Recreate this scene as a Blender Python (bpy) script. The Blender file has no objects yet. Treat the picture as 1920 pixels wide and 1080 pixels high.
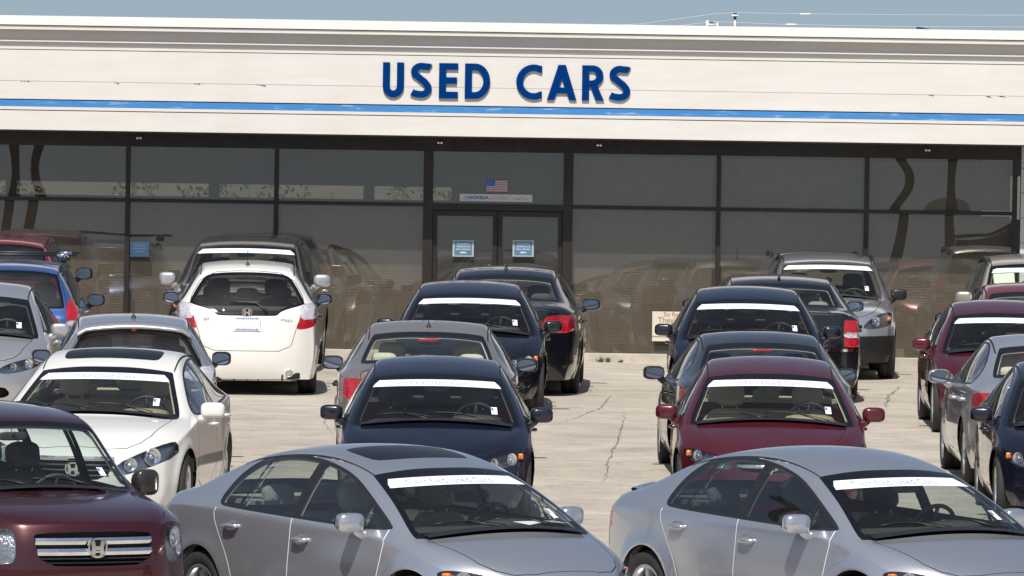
import bpy, bmesh, math, random
import numpy as np
from mathutils import Vector, Matrix
R = math.radians
SC = bpy.context.scene
COL = SC.collection
random.seed(7)

# ---------------------------------------------------------------- camera, sky, sun, exposure
cam_d = bpy.data.cameras.new('camera')
cam_d.sensor_width = 36.0
cam_d.lens = 36.0 * 14000.0 / 1920.0
cam_d.clip_start = 0.5
cam_d.clip_end = 4000.0
cam = bpy.data.objects.new('camera', cam_d)
COL.objects.link(cam)
CAM_H = 4.4
cam.location = (0.0, 0.0, CAM_H)
_pitch = math.atan((540.0 - 60.0) / 14000.0)
cam.matrix_world = (Matrix.Translation((0, 0, CAM_H)) @ Matrix.Rotation(R(90) - _pitch, 4, 'X')
                    @ Matrix.Rotation(R(0.885), 4, 'Z'))
SC.camera = cam

SUN_EL, SUN_AZ = 56.0, 10.0      # elevation; degrees left of straight behind the camera
world = bpy.data.worlds.new('World')
SC.world = world
world.use_nodes = True
_nt = world.node_tree
_nt.nodes.clear()
_sky = _nt.nodes.new('ShaderNodeTexSky')
_sky.sky_type = 'NISHITA'
_sky.sun_disc = False
_sky.sun_elevation = R(SUN_EL)
_sky.sun_rotation = R(180.0 + SUN_AZ)
_sky.altitude = 200.0
_sky.air_density = 1.0
_sky.dust_density = 1.6
_sky.ozone_density = 2.5
# the paved plain lies a little below the true horizon line, so the sky is read a few degrees higher
_tc = _nt.nodes.new('ShaderNodeTexCoord')
_mp = _nt.nodes.new('ShaderNodeVectorMath'); _mp.operation = 'ADD'; _mp.inputs[1].default_value = (0, 0, 0.11)
_nv = _nt.nodes.new('ShaderNodeVectorMath'); _nv.operation = 'NORMALIZE'
_nt.links.new(_tc.outputs['Generated'], _mp.inputs[0])
_nt.links.new(_mp.outputs[0], _nv.inputs[0])
_nt.links.new(_nv.outputs[0], _sky.inputs[0])
_bg = _nt.nodes.new('ShaderNodeBackground')
_bg.inputs['Strength'].default_value = 0.125
_wo = _nt.nodes.new('ShaderNodeOutputWorld')
_hs = _nt.nodes.new('ShaderNodeHueSaturation')
_hs.inputs['Saturation'].default_value = 0.80
_hs.inputs['Value'].default_value = 0.70
_nt.links.new(_sky.outputs[0], _hs.inputs['Color'])
_nt.links.new(_hs.outputs[0], _bg.inputs[0])
_nt.links.new(_bg.outputs[0], _wo.inputs[0])

sun_d = bpy.data.lights.new('sun', 'SUN')
sun_d.energy = 4.9
sun_d.angle = R(0.53)
sun_d.color = (1.0, 0.955, 0.89)
sun = bpy.data.objects.new('sun', sun_d)
COL.objects.link(sun)
_sv = Vector((-math.sin(R(SUN_AZ)) * math.cos(R(SUN_EL)), -math.cos(R(SUN_AZ)) * math.cos(R(SUN_EL)), math.sin(R(SUN_EL))))
sun.rotation_euler = _sv.to_track_quat('Z', 'Y').to_euler()

SC.view_settings.view_transform = 'Standard'
SC.view_settings.look = 'None'
SC.view_settings.exposure = 0.0
SC.view_settings.gamma = 1.0
SC.view_settings.use_curve_mapping = False
SC.render.engine = 'CYCLES'
SC.cycles.max_bounces = 10
SC.cycles.transparent_max_bounces = 24
SC.cycles.glossy_bounces = 5
SC.cycles.sample_clamp_indirect = 6.0
SC.cycles.use_denoising = True
# ---------------------------------------------------------------- materials
def _mat(name):
    m = bpy.data.materials.new(name)
    m.use_nodes = True
    nt = m.node_tree
    b = nt.nodes.get('Principled BSDF')
    return m, nt, b

def _noise(nt, scale, detail=3.0, rough=0.55, vec=None, dims=None):
    n = nt.nodes.new('ShaderNodeTexNoise')
    n.inputs['Scale'].default_value = scale
    n.inputs['Detail'].default_value = detail
    n.inputs['Roughness'].default_value = rough
    if vec is not None:
        nt.links.new(vec, n.inputs['Vector'])
    return n

def _coord(nt, which='Object', scale=None):
    t = nt.nodes.new('ShaderNodeTexCoord')
    out = t.outputs[which]
    if scale:
        mp = nt.nodes.new('ShaderNodeMapping')
        mp.inputs['Scale'].default_value = scale
        nt.links.new(out, mp.inputs['Vector'])
        out = mp.outputs[0]
    return out

def _ramp(nt, fac, stops):
    r = nt.nodes.new('ShaderNodeValToRGB')
    el = r.color_ramp.elements
    while len(el) < len(stops):
        el.new(0.5)
    for e, (p, c) in zip(el, stops):
        e.position = p
        e.color = (*c, 1.0) if len(c) == 3 else c
    nt.links.new(fac, r.inputs[0])
    return r

def _mix(nt, fac, a, b, mode='MIX'):
    m = nt.nodes.new('ShaderNodeMix')
    m.data_type = 'RGBA'
    m.blend_type = mode
    for sock, v in ((m.inputs[0], fac), (m.inputs[6], a), (m.inputs[7], b)):
        if hasattr(v, 'is_output'):
            nt.links.new(v, sock)
        elif isinstance(v, (tuple, list)):
            sock.default_value = (*v, 1.0) if len(v) == 3 else v
        else:
            sock.default_value = v
    return m.outputs[2]

def _bump(nt, b, height, strength, dist=0.01):
    bp = nt.nodes.new('ShaderNodeBump')
    bp.inputs['Strength'].default_value = strength
    bp.inputs['Distance'].default_value = dist
    nt.links.new(height, bp.inputs['Height'])
    nt.links.new(bp.outputs[0], b.inputs['Normal'])
    return bp

def plain(name, col, rough=0.6, metal=0.0, var=0.12, scale=30.0, coat=0.0, spec=0.5, bump=0.0):
    m, nt, b = _mat(name)
    n = _noise(nt, scale, 4.0, vec=_coord(nt))
    lo = tuple(c * (1 - var) for c in col)
    hi = tuple(min(1.0, c * (1 + var)) for c in col)
    r = _ramp(nt, n.outputs[0], [(0.3, lo), (0.7, hi)])
    nt.links.new(r.outputs[0], b.inputs['Base Color'])
    b.inputs['Roughness'].default_value = rough
    b.inputs['Metallic'].default_value = metal
    b.inputs['Coat Weight'].default_value = coat
    b.inputs['Coat Roughness'].default_value = 0.04
    b.inputs['Specular IOR Level'].default_value = spec
    if bump:
        _bump(nt, b, n.outputs[0], bump)
    return m

def paint(name, col, metal=0.35, rough=0.38, dust=0.10, coat=1.0):
    """Metallic clear-coated car paint with a thin uneven film of lot dust."""
    m, nt, b = _mat(name)
    co = _coord(nt)
    fl = _noise(nt, 900.0, 1.0, vec=co)
    dn = _noise(nt, 2.3, 5.0, 0.6, vec=co)
    base = _mix(nt, fl.outputs[0], tuple(c * 0.86 for c in col), tuple(min(1, c * 1.14) for c in col))
    dr = _ramp(nt, dn.outputs[0], [(0.35, (0.25,) * 3), (0.75, (1.0,) * 3)])
    dm = nt.nodes.new('ShaderNodeMath'); dm.operation = 'MULTIPLY'
    geo = nt.nodes.new('ShaderNodeNewGeometry')
    sx = nt.nodes.new('ShaderNodeSeparateXYZ')
    nt.links.new(geo.outputs['Normal'], sx.inputs[0])
    up = nt.nodes.new('ShaderNodeMapRange')
    up.inputs['From Min'].default_value = 0.0
    up.inputs['From Max'].default_value = 1.0
    up.inputs['To Min'].default_value = dust * 0.35
    up.inputs['To Max'].default_value = dust
    nt.links.new(sx.outputs[2], up.inputs['Value'])
    nt.links.new(dr.outputs[0], dm.inputs[0])
    nt.links.new(up.outputs[0], dm.inputs[1])
    c2 = _mix(nt, dm.outputs[0], base, (0.42, 0.38, 0.32))
    nt.links.new(c2, b.inputs['Base Color'])
    b.inputs['Metallic'].default_value = metal
    b.inputs['Roughness'].default_value = rough
    b.inputs['Coat Weight'].default_value = coat
    rr = nt.nodes.new('ShaderNodeMapRange')
    rr.inputs['To Min'].default_value = 0.02
    rr.inputs['To Max'].default_value = 0.16
    nt.links.new(dm.outputs[0], rr.inputs['Value'])
    rr.inputs['From Max'].default_value = max(dust, 0.02)
    nt.links.new(rr.outputs[0], b.inputs['Coat Roughness'])
    return m

def tinted_glass(name, tint, refl=1.0, dirt=0.03, low=.4):
    """Thin tinted pane: transparent film with Fresnel reflection and a little dust."""
    m, nt, b = _mat(name)
    nt.nodes.remove(b)
    out = nt.nodes['Material Output']
    tr = nt.nodes.new('ShaderNodeBsdfTransparent'); tr.inputs[0].default_value = (*tint, 1)
    gl = nt.nodes.new('ShaderNodeBsdfGlossy'); gl.inputs['Roughness'].default_value = 0.0
    gl.inputs['Color'].default_value = (1, 1, 1, 1)
    lw = nt.nodes.new('ShaderNodeLayerWeight'); lw.inputs['Blend'].default_value = 0.5
    pw = nt.nodes.new('ShaderNodeMath'); pw.operation = 'POWER'; pw.inputs[1].default_value = 5.0
    nt.links.new(lw.outputs['Facing'], pw.inputs[0])
    k = nt.nodes.new('ShaderNodeMapRange')          # Schlick reflectance of both faces of the pane
    k.inputs['To Min'].default_value = 0.075 * refl
    k.inputs['To Max'].default_value = 0.95
    nt.links.new(pw.outputs[0], k.inputs['Value'])
    mx = nt.nodes.new('ShaderNodeMixShader')
    nt.links.new(k.outputs[0], mx.inputs[0])
    nt.links.new(tr.outputs[0], mx.inputs[1])
    nt.links.new(gl.outputs[0], mx.inputs[2])
    df = nt.nodes.new('ShaderNodeBsdfDiffuse'); df.inputs[0].default_value = (0.47, 0.43, 0.37, 1)
    n = _noise(nt, 5.0, 5.0, vec=_coord(nt))
    r = _ramp(nt, n.outputs[0], [(0.35, (dirt * low,) * 3), (0.75, (dirt,) * 3)])
    mx2 = nt.nodes.new('ShaderNodeMixShader')
    nt.links.new(r.outputs[0], mx2.inputs[0])
    nt.links.new(mx.outputs[0], mx2.inputs[1])
    nt.links.new(df.outputs[0], mx2.inputs[2])
    nt.links.new(mx2.outputs[0], out.inputs[0])
    return m

M = {}
M['trim'] = plain('black_plastic_trim', (0.016, 0.016, 0.017), 0.42, var=0.25)
M['rubber'] = plain('tyre_rubber', (0.028, 0.027, 0.026), 0.8, var=0.3, scale=14)
M['seam'] = plain('seam_shadow_gap', (0.008, 0.008, 0.008), 0.9)
M['frit'] = plain('windscreen_frit_band', (0.006, 0.006, 0.008), 0.12, var=0.2)
M['sunroof'] = plain('sunroof_glass', (0.012, 0.013, 0.015), 0.25, var=0.1, spec=0.12)
M['chrome'] = plain('chrome', (0.86, 0.87, 0.88), 0.08, 1.0, var=0.04)
M['alloy'] = plain('alloy_wheel', (0.62, 0.63, 0.65), 0.28, 0.85, var=0.06)
M['well'] = plain('wheel_well', (0.012, 0.012, 0.012), 0.9)
M['glass'] = tinted_glass('car_glass', (0.92, 0.96, 0.91), 0.7, 0.015)
M['glass_side'] = tinted_glass('car_side_glass', (0.82, 0.91, 0.91), 2.0, 0.015)
M['glass_dark'] = tinted_glass('privacy_glass', (0.16, 0.18, 0.18), 1.3)
M['lens'] = tinted_glass('headlamp_lens', (0.95, 0.96, 0.98), 1.0, 0.01)
M['mirror'] = plain('mirror_glass', (0.80, 0.86, 0.92), 0.03, 1.0, var=0.02)
M['amber'] = plain('amber_reflector', (0.75, 0.20, 0.03), 0.2, var=0.3, scale=60, coat=1.0)
M['red_lens'] = plain('red_lamp_lens', (0.42, 0.012, 0.022), 0.22, var=0.5, scale=45, coat=1.0)
M['clear_lens'] = plain('clear_lamp_lens', (0.72, 0.70, 0.74), 0.2, 0.35, var=0.30, scale=40, coat=1.0, bump=0.5)
M['lamp_bowl'] = plain('lamp_reflector', (0.42, 0.42, 0.43), 0.22, 0.9, var=0.35, scale=55, bump=0.6)
M['cabin_dark'] = plain('charcoal_cabin_fabric', (0.060, 0.059, 0.056), 0.85, var=0.2)
M['cabin_tan'] = plain('tan_cabin_fabric', (0.45, 0.39, 0.265), 0.8, var=0.12)
M['cabin_grey'] = plain('grey_cabin_fabric', (0.24, 0.225, 0.20), 0.85, var=0.15)
M['dash'] = plain('dashboard_plastic', (0.035, 0.035, 0.035), 0.6, var=0.2)
M['dash_tan'] = plain('tan_dashboard', (0.26, 0.22, 0.15), 0.6, var=0.15)
M['lining_light'] = plain('light_roof_lining', (0.55, 0.52, 0.44), 0.9, var=0.05)
M['edge_guard'] = plain('white_edge_guard', (0.78, 0.78, 0.78), 0.35, var=0.05)
M['banner'] = plain('banner_vinyl', (0.86, 0.87, 0.93), 0.35, var=0.03)
M['banner_ink'] = plain('banner_ink', (0.22, 0.30, 0.62), 0.5, var=0.1)
M['banner_pink'] = plain('banner_pink_ink', (0.80, 0.62, 0.72), 0.5, var=0.1)
M['paper'] = plain('sticker_paper', (0.82, 0.85, 0.88), 0.5, var=0.04)
M['blue_ink'] = plain('blue_print', (0.08, 0.17, 0.45), 0.5, var=0.1)
M['green_paper'] = plain('pale_paper', (0.66, 0.72, 0.60), 0.5, var=0.05)
PAINT = {
    'silver': paint('silver_paint', (0.60, 0.61, 0.635), 0.70, 0.30, 0.10),
    'silver_cool': paint('cool_silver_paint', (0.57, 0.595, 0.65), 0.75, 0.22, 0.08),
    'silver_grey': paint('grey_silver_paint', (0.50, 0.51, 0.53), 0.7, 0.30, 0.12),
    'white': paint('white_paint', (0.80, 0.785, 0.74), 0.0, 0.32, 0.03),
    'navy': paint('navy_paint', (0.0045, 0.0065, 0.019), 0.25, 0.28, 0.012),
    'black_blue': paint('black_blue_paint', (0.004, 0.005, 0.009), 0.2, 0.26, 0.012),
    'slate': paint('slate_paint', (0.030, 0.036, 0.042), 0.4, 0.32, 0.07),
    'maroon': paint('maroon_paint', (0.105, 0.006, 0.015), 0.4, 0.28, 0.02),
    'dark_maroon': paint('dark_maroon_paint', (0.058, 0.006, 0.011), 0.45, 0.26, 0.01),
    'red': paint('red_paint', (0.20, 0.012, 0.016), 0.3, 0.32, 0.06),
    'champagne': paint('champagne_paint', (0.38, 0.325, 0.285), 0.65, 0.36, 0.12),
    'beige': paint('beige_paint', (0.40, 0.375, 0.32), 0.6, 0.36, 0.12),
    'blue': paint('blue_paint', (0.028, 0.105, 0.32), 0.3, 0.32, 0.06),
    'graphite': paint('graphite_paint', (0.028, 0.026, 0.023), 0.4, 0.32, 0.10),
}
# ---------------------------------------------------------------- car builder
def chaikin(pts, n=2, closed=True):
    p = [tuple(map(float, q)) for q in pts]
    for _ in range(n):
        out = []
        m = len(p)
        rng = range(m) if closed else range(m - 1)
        if not closed:
            out.append(p[0])
        for i in rng:
            a, b = p[i], p[(i + 1) % m]
            out.append((a[0] * .75 + b[0] * .25, a[1] * .75 + b[1] * .25))
            out.append((a[0] * .25 + b[0] * .75, a[1] * .25 + b[1] * .75))
        if not closed:
            out.append(p[-1])
        p = out
    return p

def sdf(P, poly):
    """Signed distance to a closed polygon, negative inside."""
    A = np.asarray(poly, float)
    B = np.roll(A, -1, 0)
    d2 = np.full(len(P), 1e18)
    ins = np.zeros(len(P), bool)
    for a, b in zip(A, B):
        e = b - a
        w = P - a
        t = np.clip((w @ e) / max(e @ e, 1e-12), 0, 1)
        q = w - t[:, None] * e
        d2 = np.minimum(d2, (q * q).sum(1))
        c = ((a[1] > P[:, 1]) != (b[1] > P[:, 1]))
        if abs(b[1] - a[1]) > 1e-12:
            xi = a[0] + (P[:, 1] - a[1]) * (b[0] - a[0]) / (b[1] - a[1])
            ins ^= c & (P[:, 0] < xi)
    d = np.sqrt(d2)
    return np.where(ins, -d, d)

def new_mesh(name, V, F, mats=(), midx=None, normals=None, smooth=True):
    me = bpy.data.meshes.new(name)
    me.from_pydata([tuple(v) for v in V], [], [tuple(int(i) for i in f) for f in F])
    for m in mats:
        me.materials.append(m)
    if midx is not None:
        me.polygons.foreach_set('material_index', np.asarray(midx, np.int32))
    me.polygons.foreach_set('use_smooth', np.full(len(me.polygons), smooth))
    if normals is not None:
        me.normals_split_custom_set_from_vertices([tuple(n) for n in normals])
    me.update()
    return me

class Shell:
    def __init__(self, V, F):
        self.V, self.F = V, F
        self.N = self.normals()
    def normals(self):
        V, F = self.V, self.F
        fn = np.cross(V[F[:, 1]] - V[F[:, 0]], V[F[:, 2]] - V[F[:, 0]])
        N = np.zeros_like(V)
        for k in range(3):
            np.add.at(N, F[:, k], fn)
        return N / np.maximum(np.linalg.norm(N, axis=1, keepdims=True), 1e-12)
    def cut(self, vals):
        v = np.where(np.abs(vals) < 1e-6, 1e-6, vals)
        F = self.F
        pos = v[F] > 0
        cnt = pos.sum(1)
        cr = (cnt == 1) | (cnt == 2)
        if not cr.any():
            return
        Fc, pc = F[cr], pos[cr]
        lonepos = (pc.sum(1) == 1)
        lone = np.where(lonepos[:, None], pc, ~pc).argmax(1)
        r = np.arange(len(Fc))
        a, b, c = Fc[r, lone], Fc[r, (lone + 1) % 3], Fc[r, (lone + 2) % 3]
        e = np.concatenate([np.stack([a, b], 1), np.stack([a, c], 1)])
        es = np.sort(e, 1)
        uq, inv = np.unique(es, axis=0, return_inverse=True)
        inv = inv.reshape(-1)
        t = (v[uq[:, 0]] / (v[uq[:, 0]] - v[uq[:, 1]]))[:, None]
        nv = self.V[uq[:, 0]] * (1 - t) + self.V[uq[:, 1]] * t
        nn = self.N[uq[:, 0]] * (1 - t) + self.N[uq[:, 1]] * t
        nn /= np.maximum(np.linalg.norm(nn, axis=1, keepdims=True), 1e-12)
        base = len(self.V)
        ab, ac = base + inv[:len(a)], base + inv[len(a):]
        T = np.concatenate([np.stack([a, ab, ac], 1), np.stack([ab, b, c], 1), np.stack([ab, c, ac], 1)])
        self.V = np.concatenate([self.V, nv])
        self.N = np.concatenate([self.N, nn])
        self.F = np.concatenate([F[~cr], T])
    def drop(self, mask):
        self.F = self.F[~mask]
    def cen(self):
        return self.V[self.F].mean(1)
    def sub(self, mask):
        F = self.F[mask]
        u, inv = np.unique(F, return_inverse=True)
        return self.V[u], self.N[u], inv.reshape(F.shape), u

PAINT_SLOT = bpy.data.materials.new('paint_slot')
CABIN_SLOT = bpy.data.materials.new('cabin_slot')
DASH_SLOT = bpy.data.materials.new('dash_slot')
RGLASS_SLOT = bpy.data.materials.new('rear_glass_slot')
SGLASS_SLOT = bpy.data.materials.new('side_glass_slot')
EDGE_SLOT = bpy.data.materials.new('door_edge_slot')
CAP_SLOT = bpy.data.materials.new('mirror_cap_slot')

def cage(P):
    """Box-shaped control cage of the whole car: side rows, top columns, nose and tail faces."""
    L = P['L']
    st = P['st']
    n = len(st)
    Z0 = P.get('z0', 0.19)
    rows_f = [0.0, 0.16, 0.43, 0.77]
    rows_y = P.get('rows_y', [-0.05, 0.0, 0.022, 0.012])
    half = []
    for (Xc, Zc, Xe, Ye, Ze, Xb, Yb, Zb) in st:
        c0 = np.array((Xb, Yb, Zb)); c3 = np.array((Xe, Ye, Ze)); c5 = np.array((Xc, 0.0, Zc))
        gh = max(0.0, Ze - Zb)
        c1 = c0 * .88 + c3 * .12 + np.array((0, 0.0, 0.004))
        c2 = c0 * .45 + c3 * .55 + np.array((0, 0.055 * gh, 0.012 if gh < .12 else 0.0))
        def top(f):
            return np.array((Xc + (Xe - Xc) * f ** 2, Ye * f, Zc + (Ze - Zc) * f ** 2.4))
        c3b, c4 = top(.86), top(.5)
        side = []
        for f, dy in zip(rows_f, rows_y):
            z = Z0 + (Zb - Z0) * f
            side.append(np.array((Xb, Yb + dy * P.get('rowk', 1.0), z)))
        half.append((side, [c0, c1, c2, c3, c3b, c4, c5]))
    Vv, idx = [], {}
    def add(key, p, s):
        k = (key, s)
        if k in idx:
            return idx[k]
        Vv.append((s * p[1], p[0] - L / 2, p[2]))
        idx[k] = len(Vv) - 1
        return idx[k]
    nr = 4
    cols = nr + 7                     # half ring: rows then columns
    def ring(k):
        side, top = half[k]
        pts = side + top
        left = [add(('r', k, j), pts[j], 1) for j in range(cols - 1)]
        mid = add(('r', k, cols - 1), pts[-1], 1)
        right = [add(('r', k, j), pts[j], -1) for j in range(cols - 1)]
        return left + [mid] + right[::-1]
    rings = [ring(k) for k in range(n)]
    faces = []
    for k in range(n - 1):
        A, B = rings[k], rings[k + 1]
        for j in range(len(A) - 1):
            faces.append((A[j], A[j + 1], B[j + 1], B[j]))
    # nose and tail
    def cap(k, xs, front):
        side, top = half[k]
        A = rings[k]
        g = [[None] * 13 for _ in range(nr + 1)]
        y0 = top[0][1]
        for i in range(nr + 1):
            for j in range(13):
                jj = j if j <= 6 else 12 - j
                s = 1 if j <= 6 else -1
                if i == nr:
                    g[i][j] = A[nr + j]
                elif j == 0:
                    g[i][j] = A[i]
                elif j == 12:
                    g[i][j] = A[len(A) - 1 - i]
                else:
                    y = top[jj][1]
                    t = y / y0
                    Xc_ = xs[i]
                    Xs = side[i][0]
                    X = Xc_ + (Xs - Xc_) * t ** P.get('nosepow' if front else 'tailpow', 2.4)
                    z = Z0 + (top[jj][2] - Z0) * rows_f[i]
                    g[i][j] = add(('c', k, i, jj), (X, y, z), 1 if jj == 6 else s)
        for i in range(nr):
            for j in range(12):
                faces.append((g[i][j], g[i + 1][j], g[i + 1][j + 1], g[i][j + 1]))
    cap(0, P['fx'], True)
    cap(n - 1, P['rx'], False)
    return Vv, faces, rings

def subdivided(P, level):
    Vv, faces, rings = cage(P)
    bm = bmesh.new()
    vs = [bm.verts.new(v) for v in Vv]
    for f in faces:
        try:
            bm.faces.new([vs[i] for i in f])
        except ValueError:
            pass
    bmesh.ops.recalc_face_normals(bm, faces=bm.faces[:])
    cl = bm.edges.layers.float.new('crease_edge')
    bm.verts.ensure_lookup_table()
    def crease(path, w):
        for a, b in zip(path[:-1], path[1:]):
            e = bm.edges.get((bm.verts[a], bm.verts[b]))
            if e:
                e[cl] = w
    m = len(rings[0])
    for k, w in P.get('crease_st', {}).items():
        crease(rings[k][4 + 2:m - 6], w)
    for j, w in P.get('crease_col', {}).items():
        for jj in (4 + j, m - 5 - j):
            k0, k1 = P.get('crease_rng', {}).get(j, (0, len(rings) - 1))
            crease([r[jj] for r in rings[k0:k1 + 1]], w)
    me = bpy.data.meshes.new('cage')
    bm.to_mesh(me)
    bm.free()
    ob = bpy.data.objects.new('cage', me)
    COL.objects.link(ob)
    md = ob.modifiers.new('s', 'SUBSURF')
    md.levels = level
    md.use_creases = True
    dg = bpy.context.evaluated_depsgraph_get()
    ev = ob.evaluated_get(dg)
    em = ev.to_mesh()
    V = np.empty(len(em.vertices) * 3); em.vertices.foreach_get('co', V); V = V.reshape(-1, 3)
    Q = np.empty(len(em.loops), np.int64); em.loops.foreach_get('vertex_index', Q); Q = Q.reshape(-1, 4)
    ev.to_mesh_clear()
    bpy.data.objects.remove(ob)
    bpy.data.meshes.remove(me)
    F = np.concatenate([Q[:, [0, 1, 2]], Q[:, [0, 2, 3]]])
    s = Shell(V.copy(), F)
    c = np.array((0, 0, 0.6))
    if ((s.V - c) * s.N).sum() < 0:
        s.F = s.F[:, ::-1].copy()
        s.N = -s.N
    return s

# ---- small solids ------------------------------------------------------------
class MB:
    """Collects shapes into one mesh."""
    def __init__(self):
        self.v, self.f, self.m, self.sm = [], [], [], []
    def add(self, v, f, m=0, smooth=True):
        o = len(self.v)
        self.v += [tuple(map(float, p)) for p in v]
        self.f += [tuple(i + o for i in q) for q in f]
        self.m += [m] * len(f)
        self.sm += [smooth] * len(f)
    def box(self, c, s, m=0, rot=None):
        x, y, z = (k / 2 for k in s)
        v = [Vector(p) for p in ((-x, -y, -z), (x, -y, -z), (x, y, -z), (-x, y, -z), (-x, -y, z), (x, -y, z), (x, y, z), (-x, y, z))]
        if rot is not None:
            v = [rot @ p for p in v]
        v = [(p.x + c[0], p.y + c[1], p.z + c[2]) for p in v]
        self.add(v, [(3, 2, 1, 0), (4, 5, 6, 7), (0, 1, 5, 4), (1, 2, 6, 5), (2, 3, 7, 6), (3, 0, 4, 7)], m, False)
    def rbox(self, c, s, r=0.3, m=0, rot=None, taper=None, seg=2):
        """Rounded block: a cube cage subdivided; r 0..1 is the roundness."""
        bm = bmesh.new()
        bmesh.ops.create_cube(bm, size=1.0)
        bmesh.ops.bevel(bm, geom=bm.edges[:] + bm.verts[:], offset=r * 0.5 * 0.99, segments=seg + 1, affect='EDGES', profile=0.5, clamp_overlap=True)
        vs = []
        for v in bm.verts:
            p = Vector((v.co.x * s[0], v.co.y * s[1], v.co.z * s[2]))
            if taper:
                k = 1 + taper * v.co.z
                p.x *= k
            if rot is not None:
                p = rot @ p
            vs.append((p.x + c[0], p.y + c[1], p.z + c[2]))
        bm.verts.index_update()
        self.add(vs, [tuple(v.index for v in f.verts) for f in bm.faces], m, True)
        bm.free()
    def tube(self, pts, r, n=8, m=0, closed=False, cap=True):
        pts = [Vector(p) for p in pts]
        rs = r if isinstance(r, (list, tuple)) else [r] * len(pts)
        vs, fs = [], []
        k = len(pts)
        for i, p in enumerate(pts):
            if closed:
                d = pts[(i + 1) % k] - pts[i - 1]
            else:
                d = pts[min(i + 1, k - 1)] - pts[max(i - 1, 0)]
            d.normalize()
            u = d.cross(Vector((0, 0, 1)))
            if u.length < 1e-3:
                u = d.cross(Vector((1, 0, 0)))
            u.normalize()
            w = d.cross(u)
            for j in range(n):
                a = 2 * math.pi * j / n
                vs.append(p + (u * math.cos(a) + w * math.sin(a)) * rs[i])
        for i in range(k if closed else k - 1):
            for j in range(n):
                a, b = i * n + j, i * n + (j + 1) % n
                c, d_ = ((i + 1) % k) * n + (j + 1) % n, ((i + 1) % k) * n + j
                fs.append((a, d_, c, b))
        if cap and not closed:
            fs.append(tuple(range(n)))
            fs.append(tuple((k - 1) * n + j for j in range(n))[::-1])
        self.add(vs, fs, m)
    def lathe(self, prof, axis='X', n=32, m=0, c=(0, 0, 0)):
        """prof: (radius, offset along axis)."""
        vs, fs = [], []
        k = len(prof)
        for i in range(n):
            a = 2 * math.pi * i / n
            for r, o in prof:
                if axis == 'X':
                    vs.append((c[0] + o, c[1] + r * math.cos(a), c[2] + r * math.sin(a)))
                elif axis == 'Y':
                    vs.append((c[0] + r * math.cos(a), c[1] + o, c[2] + r * math.sin(a)))
                else:
                    vs.append((c[0] + r * math.cos(a), c[1] + r * math.sin(a), c[2] + o))
        for i in range(n):
            for j in range(k - 1):
                a, b = i * k + j, i * k + j + 1
                c2, d = ((i + 1) % n) * k + j + 1, ((i + 1) % n) * k + j
                fs.append((a, d, c2, b))
        self.add(vs, fs, m)
    def prism(self, poly, z0, z1, m=0, plane='XZ', at=0):
        """Extruded polygon; plane XZ extrudes along y from z0 to z1."""
        n = len(poly)
        def mk(p, t):
            return {'XZ': (p[0], t, p[1]), 'YZ': (t, p[0], p[1]), 'XY': (p[0], p[1], t)}[plane]
        vs = [mk(p, z0) for p in poly] + [mk(p, z1) for p in poly]
        fs = [tuple(range(n)), tuple(range(2 * n - 1, n - 1, -1))]
        fs += [(i, i + n, (i + 1) % n + n, (i + 1) % n) for i in range(n)]
        self.add(vs, fs, m, False)
    def mesh(self, name, mats, fix=True):
        me = bpy.data.meshes.new(name)
        me.from_pydata(self.v, [], self.f)
        for mt in mats:
            me.materials.append(mt)
        me.polygons.foreach_set('material_index', np.asarray(self.m, np.int32))
        me.polygons.foreach_set('use_smooth', np.asarray(self.sm, bool))
        if fix:
            bm = bmesh.new(); bm.from_mesh(me)
            bmesh.ops.recalc_face_normals(bm, faces=bm.faces[:])
            bm.to_mesh(me); bm.free()
        me.update()
        return me

def text_mesh(name, s, size, mat, depth=0.0, align='CENTER', spacing=1.0, shear=0.0, offset=0.0):
    cu = bpy.data.curves.new(name, 'FONT')
    cu.body = s
    cu.size = size
    cu.align_x = align
    cu.align_y = 'CENTER'
    cu.extrude = depth
    cu.space_character = spacing
    cu.shear = shear
    cu.offset = offset
    cu.resolution_u = 3
    ob = bpy.data.objects.new(name, cu)
    COL.objects.link(ob)
    dg = bpy.context.evaluated_depsgraph_get()
    me = bpy.data.meshes.new_from_object(ob.evaluated_get(dg))
    bpy.data.objects.remove(ob)
    me.name = name
    me.materials.clear()
    me.materials.append(mat)
    return me

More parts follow.
